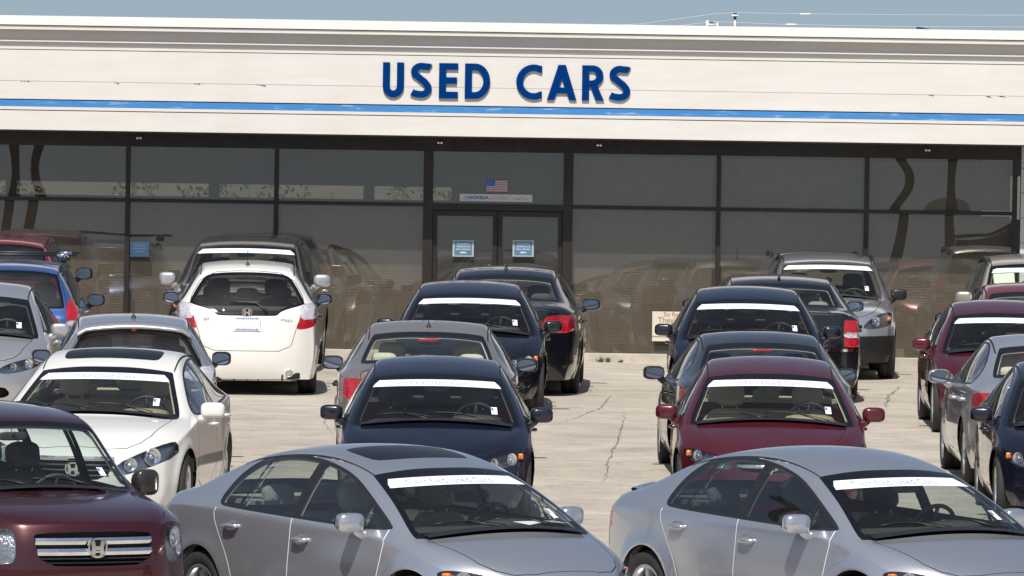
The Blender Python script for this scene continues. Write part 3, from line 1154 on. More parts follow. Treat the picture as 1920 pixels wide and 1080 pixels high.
    P['_shell'] = None
    P['_glass'] = glass
    P['_surf'] = (s.V.copy(), s.N.copy())
    return parts

def surf_at(P, X, y, zmin=0.0, zmax=9.0):
    V, N = P['_surf']
    d = np.hypot(V[:, 1] + P['L'] / 2 - X, V[:, 0] - y) + 10 * ((V[:, 2] < zmin) | (V[:, 2] > zmax))
    i = np.argsort(d)[:3]
    return V[i].mean(0)

OPTS = {}
def place_car(model, kind, label, loc, heading, paint_m, cabin='cabin_dark', dash='dash', rglass='glass', sglass='glass_side',
              opts=(), edge=None, cap=None, scale=1.0, group=None, extra=None, lift=None):
    """heading: degrees turned from facing the camera line, + turns the nose to the right of the picture."""
    P = MODELS[model]
    if model not in TEMPLATES:
        TEMPLATES[model] = build_model(P)
    root = bpy.data.objects.new(kind, None)
    COL.objects.link(root)
    root.location = (loc[0], loc[1], 0.0)
    root.rotation_euler = (0, 0, R(heading))
    root.scale = (scale,) * 3
    root['label'] = label
    root['category'] = 'car'
    root['group'] = group or 'used cars parked in rows on the lot'
    sub = {'paint_slot': PAINT[paint_m], 'cabin_slot': M[cabin], 'dash_slot': M[dash], 'rear_glass_slot': M[rglass], 'side_glass_slot': M[sglass],
           'door_edge_slot': M[edge] if edge else M['seam'], 'mirror_cap_slot': (M[cap] if cap in M else PAINT[cap]) if cap else PAINT[paint_m]}
    made = []
    for r in TEMPLATES[model]:
        o_ = r['opt']
        if o_ and ((o_.startswith('!') and o_[1:] in opts) or (not o_.startswith('!') and o_ not in opts)):
            made.append(None)
            continue
        ob = bpy.data.objects.new(r['name'], r['mesh'])
        COL.objects.link(ob)
        ob.parent = made[r['parent']] if r['parent'] is not None else root
        ob.location = r['loc']
        ob.rotation_euler = r['rot']
        for i, mt in enumerate(r['mesh'].materials):
            if mt.name in sub:
                ob.material_slots[i].link = 'OBJECT'
                ob.material_slots[i].material = sub[mt.name]
        made.append(ob)
    if extra:
        extra(root, P, sub)
    return root

def child(root, name, mb, mats, loc=(0, 0, 0), label=None):
    me = mb.mesh(name, mats) if isinstance(mb, MB) else mb
    o = bpy.data.objects.new(name, me)
    COL.objects.link(o)
    o.parent = root
    o.location = loc
    if label:
        o['label'] = label
    return o
# ---------------------------------------------------------------- ground and building
def mesh_obj(name, me, parent=None, loc=(0, 0, 0), kind=None, label=None, cat=None, group=None):
    o = bpy.data.objects.new(name, me)
    COL.objects.link(o)
    o.location = loc
    if parent is not None:
        o.parent = parent
    if kind: o['kind'] = kind
    if label: o['label'] = label
    if cat: o['category'] = cat
    if group: o['group'] = group
    return o
def thing(name, label, cat, loc=(0, 0, 0), group=None):
    o = bpy.data.objects.new(name, None)
    COL.objects.link(o)
    o.location = loc
    o['label'] = label
    o['category'] = cat
    if group: o['group'] = group
    return o

def ground_mat():
    m, nt, b = _mat('lot_concrete')
    co = _coord(nt, 'Object')
    big = _noise(nt, .18, 5, .6, vec=co)
    streak = _noise(nt, 1.0, 4, .6, vec=_coord(nt, 'Object', (.5, 1.2, 1)))
    fine = _noise(nt, 18, 4, .7, vec=co)
    grit = _noise(nt, 150, 2, .8, vec=co)
    a = _ramp(nt, big.outputs[0], [(.30, (.46, .41, .34)), (.7, (.57, .515, .44))]).outputs[0]
    st = _ramp(nt, streak.outputs[0], [(.38, (.90,) * 3), (.62, (1.03,) * 3)]).outputs[0]
    a = _mix(nt, .8, a, st, 'MULTIPLY')
    f = _ramp(nt, fine.outputs[0], [(.32, (.74,) * 3), (.68, (1.12,) * 3)]).outputs[0]
    a = _mix(nt, .8, a, f, 'MULTIPLY')
    mid = _ramp(nt, _noise(nt, 2.2, 5, .65, vec=co).outputs[0], [(.35, (.78,) * 3), (.64, (1.10,) * 3)]).outputs[0]
    a = _mix(nt, .8, a, mid, 'MULTIPLY')
    g = _ramp(nt, grit.outputs[0], [(.36, (.50,) * 3), (.5, (1.0,) * 3), (.68, (1.2,) * 3)]).outputs[0]
    a = _mix(nt, .5, a, g, 'MULTIPLY')
    # oil and tyre stains
    oil = _noise(nt, .55, 6, .62, vec=co)
    om = _ramp(nt, oil.outputs[0], [(.57, (0,) * 3), (.72, (1,) * 3)]).outputs[0]
    ok = nt.nodes.new('ShaderNodeMath'); ok.operation = 'MULTIPLY'; ok.inputs[1].default_value = .55
    nt.links.new(om, ok.inputs[0])
    a = _mix(nt, ok.outputs[0], a, (.19, .17, .15))
    nt.links.new(a, b.inputs['Base Color'])
    b.inputs['Roughness'].default_value = .88
    b.inputs['Specular IOR Level'].default_value = .3
    _bump(nt, b, grit.outputs[0], .35, .01)
    return m

def sheet(name, x0, x1, y0, y1, z, mat, kind='structure'):
    me = new_mesh(name, [(x0, y0, z), (x1, y0, z), (x1, y1, z), (x0, y1, z)], [(0, 1, 2, 3)], [mat], smooth=False)
    return mesh_obj(name, me, kind=kind)

WALL = 100.3
FASC = 99.3
asph = plain('asphalt_road', (.075, .072, .068), .9, var=.25, scale=6)
sheet('ground', -1500, 1500, -1500, 1500, -.012, plain('far_ground', (.10, .095, .07), .95, var=.3, scale=.5))
sheet('road', -300, 300, -14, 45.0, -.008, asph)
sheet('parking_lot', -60, 60, 45.0, 99.95, 0.0, ground_mat())

# cracks and joints in the paving
crk = plain('crack_dirt', (.14, .125, .105), .95, var=.4, scale=20)
def crack(pts, w, seed, jit=.03, n=60):
    rnd = random.Random(seed)
    P_ = [Vector(p) for p in pts]
    segs = []
    tot = sum((P_[i + 1] - P_[i]).length for i in range(len(P_) - 1))
    for i in range(len(P_) - 1):
        k = max(2, int(n * (P_[i + 1] - P_[i]).length / tot))
        for j in range(k):
            segs.append(P_[i].lerp(P_[i + 1], j / k))
    segs.append(P_[-1])
    vs, fs = [], []
    for i, p in enumerate(segs):
        d = (segs[min(i + 1, len(segs) - 1)] - segs[max(i - 1, 0)]).normalized()
        nrm = Vector((-d.y, d.x))
        q = p + nrm * rnd.uniform(-jit, jit)
        ww = w * rnd.uniform(.25, 1.5) * (.3 + .7 * math.sin(math.pi * min(1, max(0.02, i / len(segs)))))
        vs += [(q.x - nrm.x * ww, q.y - nrm.y * ww, .004), (q.x + nrm.x * ww, q.y + nrm.y * ww, .004)]
    fs = [(2 * i, 2 * i + 1, 2 * i + 3, 2 * i + 2) for i in range(len(segs) - 1)]
    return mesh_obj('pavement_crack', new_mesh('pavement_crack', vs, fs, [crk], smooth=False), kind='structure')
def gpt(px, py):
    """where a line of sight through the photograph meets the paving, used once to survey the marks"""
    xu = px + .01545 * (py - 540); yu = py - .01545 * (px - 960)
    s_ = (yu - 60) / 4.4
    return ((xu - 960) / s_, 14000 / s_)
crack([gpt(*p) for p in ((1172, 775), (1160, 820), (1142, 862), (1134, 905))], .0065, 3, .022)
crack([gpt(*p) for p in ((1020, 914), (1080, 910), (1132, 908))], .008, 4, .02)
crack([gpt(*p) for p in ((1020, 975), (1090, 976), (1140, 973))], .006, 5, .02)
crack([gpt(*p) for p in ((1690, 725), (1668, 742), (1660, 765))], .008, 6, .03)
crack([gpt(*p) for p in ((605, 716), (640, 716), (700, 718))], .009, 7, .01)
crack([gpt(*p) for p in ((1100, 865), (1150, 867), (1170, 870))], .006, 9, .02)
crack([gpt(*p) for p in ((450, 858), (520, 852), (640, 850))], .006, 10, .02)

for q in range(16):
    r_ = random.Random(100 + q)
    x_, y_ = r_.uniform(-4.5, 6.0), r_.uniform(58, 97)
    a_ = r_.choice((0, 0, 1.2, 1.7))
    l_ = r_.uniform(.6, 2.4)
    crack([(x_, y_), (x_ + l_ * .5 * math.cos(a_) + r_.uniform(-.2, .2), y_ + l_ * 2 * math.sin(a_)), (x_ + l_ * math.cos(a_), y_ + l_ * 4 * math.sin(a_))], r_.uniform(.003, .006), 200 + q, .02, 40)

# ---- building
cream = None
def wall_paint(name, col, var=.05):
    m, nt, b = _mat(name)
    co = _coord(nt)
    n1 = _noise(nt, .6, 5, .6, vec=co)
    n2 = _noise(nt, 4.0, 4, .6, vec=_coord(nt, 'Object', (.3, 1, 2.2)))
    a = _ramp(nt, n1.outputs[0], [(.3, tuple(c * (1 - var) for c in col)), (.7, col)]).outputs[0]
    d = _ramp(nt, n2.outputs[0], [(.30, (.93, .91, .88)), (.6, (1, 1, 1))]).outputs[0]
    a = _mix(nt, .7, a, d, 'MULTIPLY')
    nt.links.new(a, b.inputs['Base Color'])
    b.inputs['Roughness'].default_value = .55
    _bump(nt, b, _noise(nt, 90, 2, vec=co).outputs[0], .06)
    return m
cream = wall_paint('cream_fascia_paint', (.745, .715, .672))
white = wall_paint('white_cap_paint', (.84, .825, .80), .02)
def stripe_mat():
    m, nt, b = _mat('blue_stripe_paint')
    co = _coord(nt, 'Object', (1.0, 1, 9))
    n = _noise(nt, 2.2, 6, .72, vec=co)
    r = _ramp(nt, n.outputs[0], [(.52, (.048, .23, .56)), (.60, (.09, .29, .60)), (.68, (.40, .52, .66))])
    nt.links.new(r.outputs[0], b.inputs['Base Color'])
    b.inputs['Roughness'].default_value = .5
    return m
blue = stripe_mat()
frame_m = plain('bronze_frame', (.030, .025, .021), .45, .3, var=.2, scale=9)
soffit_m = plain('soffit_board', (.10, .085, .072), .7, var=.2, scale=3)
sgl = tinted_glass('solar_window_glass', (.52, .49, .44), 1.4, .10, .8)
for n_ in sgl.node_tree.nodes:
    if n_.type == 'BSDF_GLOSSY': n_.inputs['Color'].default_value = (1.0, .95, .88, 1)
blind_m = plain('tan_blind_slats', (.27, .235, .19), .7, var=.15, scale=4)
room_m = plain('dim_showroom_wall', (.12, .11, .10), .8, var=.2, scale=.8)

BX0, BX1 = -16.0, 14.0
bld = thing('dealership_building', 'long low cream building with blue stripe and tinted shop windows behind the cars', 'building', (0, WALL, 0))
def bpart(name, c, s, mat, parent=None, bev=0.0):
    mb = MB()
    mb.box((0, 0, 0), s)
    me = mb.mesh(name, [mat])
    o = mesh_obj(name, me, parent or bld, (c[0], c[1] - WALL, c[2]) if parent is None else c)
    return o
def strip(name, z0, z1, off, mat, depth=.06, x0=BX0, x1=BX1):
    """board on the fascia; off = how far it stands out in front of the fascia face"""
    return bpart(name, ((x0 + x1) / 2, FASC - off + depth / 2, (z0 + z1) / 2), (x1 - x0, depth, z1 - z0), mat)
backer = plain('gap_behind_boards', (.05, .045, .04), .9)
bpart('fascia_core', (-1, FASC + .55, 3.72), (30, .94, 1.46), backer)
strip('roof_cap', 4.398, 4.520, .165, white, .35)
strip('cornice_board', 4.336, 4.388, .145, cream, .30)
strip('cove_board', 4.190, 4.334, .004, cream, .07)
strip('cornice_bead', 4.174, 4.192, .050, cream, .11)
strip('cove_board', 4.112, 4.172, .004, cream, .07)
strip('cove_board', 4.074, 4.110, .012, cream, .07)
# main face in two courses of board with butt joints
rnd = random.Random(11)
def course(z0, z1, off, mat, L_=3.66, ph=0.0, name='fascia_board', gap=.0035):
    x = BX0 + ph
    x = BX0
    xs = [BX0]
    t = BX0 + ph
    while t < BX1:
        if t > BX0: xs.append(t)
        t += L_
    xs.append(BX1)
    for a, b_ in zip(xs[:-1], xs[1:]):
        strip(name, z0, z1, off + rnd.uniform(-.001, .001), mat, .06, a + gap / 2, b_ - gap / 2)
course(3.652, 4.064, .006, cream, 60, 0)
course(3.412, 3.648, .006, cream, 60, 0)
strip('blue_stripe', 3.313, 3.398, .010, blue, .05)
strip('stripe_rail', 3.270, 3.311, .014, cream, .05)
course(3.003, 3.258, .010, cream, 60, 0)
# flaked paint along the board joint
chip_m = plain('rusty_flake', (.10, .045, .02), .9, var=.5, scale=40)
for q, (px, w) in enumerate(((30, .13), (205, .06), (355, .10), (470, .13), (1730, .10), (1838, .07), (1860, .06), (1868, .05))):
    X_ = (px + 4 - 960) / 141.0
    r_ = random.Random(q)
    vs, fs = [], []
    n = 9
    for i in range(n):
        t = i / (n - 1)
        h = .012 * r_.uniform(.1, 1.0) * (1.6 if q in (4,) else 1)
        sag = -.02 * t * (1 if q % 2 else .3)
        vs += [(X_ + w * t, -1.0 - .0095, 3.651 + sag * .6), (X_ + w * t, -1.0 - .0095, 3.651 - h + sag)]
    fs = [(2 * i, 2 * i + 1, 2 * i + 3, 2 * i + 2) for i in range(n - 1) if r_.random() < .75]
    mesh_obj('paint_flake', new_mesh('paint_flake', vs, fs, [chip_m], smooth=False), bld)['kind'] = 'stuff'
bpart('soffit', (-1, FASC + .545, 2.990), (30, .95, .018), soffit_m)
bpart('roof', (-1, WALL + 5.9, 4.30), (30, 12.0, .1), plain('roof_gravel', (.3, .29, .27), .9))
bpart('back_wall', (-1, WALL + 11.9, .85), (30, .2, 1.7), cream)
bpart('back_wall', (-1, WALL + 11.9, 3.3), (30, .2, 1.9), cream)
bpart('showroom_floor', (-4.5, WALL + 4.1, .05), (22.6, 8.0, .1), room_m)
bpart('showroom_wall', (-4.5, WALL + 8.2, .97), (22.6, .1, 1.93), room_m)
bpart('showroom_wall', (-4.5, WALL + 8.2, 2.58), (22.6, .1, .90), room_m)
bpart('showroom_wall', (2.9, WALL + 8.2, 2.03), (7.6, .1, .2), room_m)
for x_ in (-13.2, -10.2, -7.3, -4.35, -2.1):
    bpart('back_window_post', (x_, WALL + 8.2, 2.03), (.16, .09, .2), frame_m)
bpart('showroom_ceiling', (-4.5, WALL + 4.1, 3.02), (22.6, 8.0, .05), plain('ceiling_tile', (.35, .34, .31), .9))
# windows: frames, panes and blinds
VX = [-15.1, -13.14, -11.16, -9.16, -7.17, -5.18, -3.185, -1.145, .735, 2.755, 4.745, 6.735]
ZB, ZT, ZM = .10, 2.78, 2.065
fy = WALL
def bar(x0, x1, z0, z1, name, parent, dep=.12, dy=0.0, mat=None):
    mb = MB(); mb.box(((x0 + x1) / 2, dy, (z0 + z1) / 2), (x1 - x0, dep, z1 - z0))
    return mesh_obj(name, mb.mesh(name, [mat or frame_m]), parent, (0, 0, 0))
bar(-15.2, 6.81, 2.785, 2.99, 'window_head', bld, .16)
bar(-15.2, -1.165, .0, .10, 'window_sill', bld, .16)
bar(.755, 6.81, .0, .10, 'window_sill', bld, .16)
pane_meshes = {}
def wavy_pane(name, x0, x1, z0, z1, seed):
    """float glass slightly out of flat, with a lean back added so it mirrors sky"""
    rn = random.Random(seed)
    ax, az, p1, p2 = rn.uniform(-.0012, .0012), (z1 - z0) * rn.uniform(.0165, .0185), rn.uniform(0, 6), rn.uniform(0, 6)
    nx, nz = 14, 14
    vs = []
    for j in range(nz + 1):
        for i in range(nx + 1):
            u, v = i / nx, j / nz
            bow = .0011 * math.sin(math.pi * u) * math.sin(math.pi * v) * (1 if seed % 2 else -1)
            rip = .0007 * math.sin(5.0 * u + p1) * math.sin(4.0 * v + p2)
            vs.append((x0 + (x1 - x0) * u, bow + rip + ax * u + az * v, z0 + (z1 - z0) * v))
    fs = [(j * (nx + 1) + i, j * (nx + 1) + i + 1, (j + 1) * (nx + 1) + i + 1, (j + 1) * (nx + 1) + i) for j in range(nz) for i in range(nx)]
    return new_mesh(name, vs, fs, [sgl])
def blind_mesh(w, z0, z1):
    mb = MB()
    z = z0
    rr = random.Random(3)
    while z < z1:
        a = R(77 + rr.uniform(-3, 3))
        c, s_ = .018 * math.cos(a), .018 * math.sin(a)
        vs = [(-w / 2, -c, z - s_), (w / 2, -c, z - s_), (w / 2, c, z + s_), (-w / 2, c, z + s_)]
        mb.add(vs, [(0, 1, 2, 3)], 0, False)
        z += .036
    for xx in (-w * .32, w * .32):
        mb.box((xx, -.02, (z0 + z1) / 2), (.012, .002, z1 - z0))
    return mb.mesh('blind', [blind_m], fix=False)
for i in range(len(VX) - 1):
    x0, x1 = VX[i], VX[i + 1]
    hw0 = .065 if abs(x0 + 1.145) < .01 or abs(x0 - .735) < .01 else .03
    hw1 = .065 if abs(x1 + 1.145) < .01 or abs(x1 - .735) < .01 else .03
    if i == 7:
        continue
    wn = bpy.data.objects.new('window', None); COL.objects.link(wn); wn.parent = bld
    bar(x0 + hw0, x1 - hw1, ZM - .025, ZM + .025, 'transom_bar', wn, .09)
    if i < 7 or i > 8 or True:
        bar(x1 - hw1, x1 + hw1 if i not in (6,) else x1 - .002, ZB, ZT + .003, 'mullion', wn, .11)
    mesh_obj('pane', wavy_pane('pane', x0 + hw0 - .004, x1 - hw1 + .004, ZB - .004, ZM - .02, i * 3 + 1), wn)
    mesh_obj('pane', wavy_pane('pane', x0 + hw0 - .004, x1 - hw1 + .004, ZM + .02, ZT + .006, i * 3 + 2), wn)
    o = mesh_obj('blind', blind_mesh(x1 - x0 - hw0 - hw1 - .05, ZB + .03, ZM - .04), wn, ((x0 + x1) / 2, .16, 0))
    o['kind'] = 'stuff'
    if i >= 8:
        o = mesh_obj('blind', blind_mesh(x1 - x0 - hw0 - hw1 - .05, ZM + .05, ZT - .02), wn, ((x0 + x1) / 2, .16, 0))
        o['kind'] = 'stuff'
# entrance
ent = bpy.data.objects.new('entrance', None); COL.objects.link(ent); ent.parent = bld
bar(-1.21, -1.08, 0, ZT + .003, 'door_jamb', ent, .15)
bar(.67, .80, 0, ZT + .003, 'door_jamb', ent, .15)
bar(-1.08, .67, 2.0, 2.09, 'door_head', ent, .13)
mesh_obj('pane', wavy_pane('pane', -1.085, .674, 2.085, ZT + .006, 44), ent)
for x0, x1 in ((-1.075, -.21), (-.20, .665)):
    dr = bpy.data.objects.new('door', None); COL.objects.link(dr); dr.parent = bld
    for a, b_, c, d in ((x0, x0 + .06, .02, 1.99), (x1 - .06, x1, .02, 1.99), (x0 + .06, x1 - .06, 1.92, 1.99), (x0 + .06, x1 - .06, .02, .24), (x0 + .06, x1 - .06, .98, 1.03)):
        bar(a, b_, c, d, 'door_rail', dr, .055)
    mesh_obj('door_pane', wavy_pane('door_pane', x0 + .055, x1 - .055, .235, 1.925, 61 if x0 < -.5 else 71), dr)
    mb = MB(); hx = x1 - .10 if x0 < -.5 else x0 + .10
    mb.tube([(hx, -.03, .95), (hx, -.075, .97), (hx, -.075, 1.25), (hx, -.03, 1.27)], .012, 8)
    mesh_obj('door_handle', mb.mesh('door_handle', [M['alloy']]), dr)
# right-hand end wall in painted block
wm = wall_paint('grey_white_siding', (.62, .61, .60))
for k in range(9):
    z0 = .0 + k * .335
    bar(6.812, 14, z0 + .004, min(2.985, z0 + .331), 'siding_board', bld, .18, .02, wm)
bar(6.815, 13.99, 0, 2.98, 'wall', bld, .12, .06, backer)
bar(13.9, 14.0, 0, 3.0, 'end_wall', bld, .3, .3, wm)
# curb and walk
curb_m = plain('curb_concrete', (.47, .43, .37), .9, var=.2, scale=5)
mb = MB()
x = -40.0
for k in range(20):
    mb.box((x + 2.0, 100.16, .05), (3.985, .42, .11)); x += 4.0
mesh_obj('curb', mb.mesh('curb', [curb_m]), kind='structure')

# lettering on the fascia
letter_m = plain('navy_sign_letter', (.0, .034, .165), .8, var=.08, scale=8, spec=.03)
def ribbon(pts, w):
    P_ = [Vector(p) for p in pts]
    l, r_ = [], []
    for i, p in enumerate(P_):
        a = P_[max(i - 1, 0)]; b_ = P_[min(i + 1, len(P_) - 1)]
        d = (b_ - a).normalized()
        n = Vector((-d.y, d.x)) * w / 2
        l.append(p + n); r_.append(p - n)
    return [tuple(v) for v in l + r_[::-1]]
def arc(cx, cy, rx, ry, a0, a1, n=14):
    return [(cx + rx * math.cos(R(a0 + (a1 - a0) * i / n)), cy + ry * math.sin(R(a0 + (a1 - a0) * i / n))) for i in range(n + 1)]
T = .20
def glyph(ch):
    """outlines in units of cap height: list of loops, first is the outside"""
    h = T / 2
    if ch == 'U':
        w = .60
        return w, [ribbon([(h, 1.0), (h, .7), (h, .36)] + arc(w / 2, .32, w / 2 - h, .32 - h, 180, 360) + [(w - h, .36), (w - h, .7), (w - h, 1.0)], T)]
    if ch == 'S':
        pts = [(.565, .865), (.53, .885)] + arc(.31, .74, .205, .165, 70, 215, 10) + [(.22, .60), (.30, .53), (.40, .46)] + arc(.30, .27, .215, .17, 38, -105, 10) + [(.12, .125), (.045, .165)]
        return .62, [ribbon(pts, T * .95)]
    if ch == 'E':
        return .54, [[(0, 0), (.54, 0), (.54, .19), (T, .19), (T, .415), (.51, .415), (.51, .60), (T, .60), (T, .815), (.54, .815), (.54, 1), (0, 1)]]
    if ch == 'D':
        o = [(0, 0), (.30, 0)] + arc(.30, .5, .42, .5, -80, 80, 16) + [(.30, 1), (0, 1)]
        i = [(T, .19), (.29, .19)] + arc(.29, .5, .235, .31, -80, 80, 14) + [(.29, .81), (T, .81)]
        return .72, [o, i]
    if ch == 'C':
        return .73, [ribbon(arc(.50, .5, .40, .40, 56, 304, 30), T)] if False else [
            [(.73, .965)] + arc(.50, .5, .50, .5, 68, 292, 30) + [(.73, .035), (.73, .245)] + arc(.50, .5, .305, .315, 300, 60, 24) + [(.73, .755)]]
    if ch == 'A':
        return .84, [[(0, 0), (.20, 0), (.275, .19), (.565, .19), (.64, 0), (.84, 0), (.525, 1), (.315, 1)], [(.335, .36), (.505, .36), (.42, .60)]]
    if ch == 'R':
        o = [(0, 0), (T, 0), (T, .38), (.25, .38), (.40, 0), (.63, 0), (.44, .42)] + arc(.30, .70, .305, .30, -55, 80, 14) + [(.30, 1), (0, 1)]
        i = [(T, .57), (.29, .57)] + arc(.29, .70, .115, .125, -85, 85, 8) + [(.29, .825), (T, .825)]
        return .63, [o, i]
def letter_mesh(ch, size, depth):
    w, loops = glyph(ch)
    cu = bpy.data.curves.new('letter', 'CURVE')
    cu.dimensions = '2D'; cu.fill_mode = 'BOTH'; cu.extrude = depth / 2
    cu.bevel_depth = .0
    for lp in loops:
        sp = cu.splines.new('POLY')
        sp.points.add(len(lp) - 1)
        for p, q in zip(sp.points, lp):
            p.co = (q[0] * size, q[1] * size, 0, 1)
        sp.use_cyclic_u = True
    ob = bpy.data.objects.new('letter', cu); COL.objects.link(ob)
    me = bpy.data.meshes.new_from_object(ob.evaluated_get(bpy.context.evaluated_depsgraph_get()))
    bpy.data.objects.remove(ob)
    me.materials.clear(); me.materials.append(letter_m)
    me.transform(Matrix.Rotation(R(90), 4, 'X'))
    return me, w * size
sign = thing('fascia_sign', 'raised navy blue capital letters reading USED CARS on the cream fascia', 'sign', (0, FASC - .021, 0))
capH = .468
s_f = 141.2
for ch, px0, pxtop in (('U', 717.5, 119.8), ('S', 769.5, 120.0), ('E', 823, 122), ('D', 871.5, 122.2), ('C', 968, 123.7), ('A', 1026, 124.7), ('R', 1091.5, 126), ('S', 1142, 126.2)):
    me, w = letter_mesh(ch, capH, .026)
    xw_ = (px0 + .0155 * (150 - 540) - 960) / s_f
    yu = pxtop + 66 - .01545 * (px0 + 25 - 960)
    z = 4.4 - (yu - 60) / s_f
    mesh_obj('letter', me, sign, (xw_, -.002, 3.505))

# things stuck to the glass
def flat(name, w, h, mats, extra=None, d=.006):
    mb = MB(); mb.box((0, 0, 0), (w, d, h))
    if extra: extra(mb)
    return mb.mesh(name, mats)
def wpos(px, py, s_=139.6):
    xu = px + .01545 * (py - 540); yu = py - .01545 * (px - 960)
    return (xu - 960) / s_, 4.4 - (yu - 60) / s_
poster_blue = plain('poster_blue', (.09, .20, .32), .5, var=.08)
poster_edge = plain('poster_border', (.40, .44, .44), .5, var=.05)
poster_ink = plain('poster_print', (.55, .62, .66), .5, var=.05)
def text_on(parent, s, size, mat, loc, shear=0.0, spacing=1.0, name='lettering', sx=1.0, offset=0.0):
    me = text_mesh(name, s, size, mat, shear=shear, spacing=spacing, offset=offset)
    me.transform(Matrix.Rotation(R(90), 4, 'X') @ Matrix.Diagonal((sx, 1, 1, 1)))
    return mesh_obj(name, me, parent, loc)
for px, py, lab in ((868.5, 465.5, 'blue notice with pale border and left arrow on the left entrance door'), (981, 465.5, 'blue notice with pale border and left arrow on the right entrance door')):
    x, z = wpos(px, py)
    t = thing('door_notice', lab, 'notice', (x, WALL - .034, z), 'blue notices on the entrance doors')
    mesh_obj('border', flat('border', .285, .222, [poster_edge]), t)
    mesh_obj('sheet', flat('sheet', .235, .178, [poster_blue]), t, (0, -.004, 0))
    for k, line in enumerate(('You Deserve', 'Satisfaction &', 'New Vehicles')):
        text_on(t, line, .033, poster_ink, (0, -.0095, .062 - k * .037), offset=.0008)
    mb = MB(); mb.prism([(-.045, 0), (-.015, .020), (-.015, .010), (.04, .010), (.04, -.010), (-.015, -.010), (-.015, -.020)], -.0095, -.0085)
    mesh_obj('arrow', mb.mesh('arrow', [poster_ink]), t, (0, 0, -.056))
x, z = wpos(262, 467)
t = thing('window_poster', 'plain faded blue poster inside the window left of the dark grey SUV', 'poster', (x, WALL - .02, z))
mesh_obj('sheet', flat('sheet', .255, .205, [plain('faded_blue_poster', (.04, .085, .16), .5, var=.2)]), t)
for k, w in enumerate((.17, .19, .12)):
    mesh_obj('print_line', flat('print_line', w, .012, [plain('faded_print', (.09, .17, .28), .5)], d=.002), t, (0, -.0045, .05 - k * .04))
# transom banner with a flag above it
x, z = wpos(930, 371)
t = thing('transom_banner', 'long pale banner with blue, pink and grey lettering above the entrance doors', 'banner', (x, WALL - .035, z))
mesh_obj('board', flat('board', .975, .098, [plain('banner_board', (.62, .63, .61), .5, var=.05)]), t)
text_on(t, 'HONDA', .058, plain('banner_blue', (.03, .14, .40), .5), (-.235, -.0045, 0), sx=1.28, offset=.002)
em = mesh_obj('emblem', emblem_mesh(.05, .042, plain('banner_light_blue', (.28, .40, .58), .5)), t, (-.405, .004, 0))
text_on(t, 'Certified', .072, plain('banner_red', (.62, .24, .32), .5), (.035, -.0045, .002), shear=.45, sx=.95)
text_on(t, 'Used Cars', .052, plain('banner_grey', (.22, .22, .23), .5), (.335, -.0045, -.004), sx=.92)
x, z = wpos(932, 348.5)
t = thing('flag_sticker', 'small American flag on the glass over the entrance banner', 'flag', (x, WALL - .03, z))
fw, fh = .283, .168
fr = plain('flag_red', (.23, .035, .06), .6); fwt = plain('flag_white', (.72, .66, .68), .6); fb = plain('flag_blue', (.035, .13, .42), .6)
mesh_obj('field', flat('field', fw, fh, [fr], d=.003), t)
for k in range(6):
    zc = fh / 2 - fh / 13 * (2 * k + 1.5)
    x0 = -fw / 2 + (fw * .41 if k < 3 else 0)
    mesh_obj('stripe', flat('stripe', fw / 2 - x0, fh / 13, [fwt], d=.003), t, ((x0 + fw / 2) / 2, -.002, zc))
mesh_obj('canton', flat('canton', fw * .41, fh * 7 / 13, [fb], d=.003), t, (-fw / 2 + fw * .205, -.003, fh / 2 - fh * 3.5 / 13))
mb = MB()
for r_ in range(5):
    for c_ in range(6 if r_ % 2 == 0 else 5):
        mb.box((-fw / 2 + .012 + c_ * .018 + (0 if r_ % 2 == 0 else .009), -.0055, fh / 2 - .012 - r_ * .016), (.004, .001, .004))
o = mesh_obj('star', mb.mesh('star', [fwt]), t); o['kind'] = 'stuff'
# cream board partly hidden behind the navy compact
x, z = wpos(1262, 612)
t = thing('window_board', 'cream board with brown serif lettering low on the window behind the navy car', 'sign', (x, WALL - .075, z))
mesh_obj('board', flat('board', .56, .40, [plain('cream_board', (.66, .59, .47), .6, var=.04)], d=.012), t)
mesh_obj('ledge', flat('ledge', .56, .012, [plain('cream_ledge', (.50, .44, .33), .6)], d=.02), t, (0, -.004, -.130))
bi = plain('board_brown_ink', (.23, .16, .09), .6)
text_on(t, 'So Relax.', .085, bi, (.03, -.0075, .160))
text_on(t, "They're", .105, bi, (-.045, -.0075, .082))
text_on(t, 'Certified', .085, bi, (.01, -.0075, -.01))
# small lamps under the fascia
for px, py in ((1123, 277), (1737, 293), (262, 281), (825, 275)):
    x, z = wpos(px, py)
    t = thing('soffit_lamp', {1123: 'twin chrome spot lamp under the fascia right of the entrance', 1737: 'twin chrome spot lamp under the fascia at the right end',
              262: 'small twin spot lamp under the fascia at the left end', 825: 'small spot lamp under the fascia over the left entrance door'}[px], 'lamp', (x, WALL - .22, 2.98), 'spot lamps under the fascia')
    mb = MB()
    mb.lathe([(0, 0), (.035, 0), (.035, -.015), (0, -.015)], 'Z', 14)
    mb.tube([(0, 0, -.015), (0, 0, -.05)], .009, 8)
    mesh_obj('bracket', mb.mesh('bracket', [M['trim']]), t)
    for sx_ in (-.035, .035):
        mb = MB(); mb.lathe([(0, .022), (.014, .018), (.021, 0), (.019, -.02), (.0, -.024)], 'Z', 14)
        mesh_obj('bulb', mb.mesh('bulb', [M['chrome']]), t, (sx_ * .6, -.02, -.07))
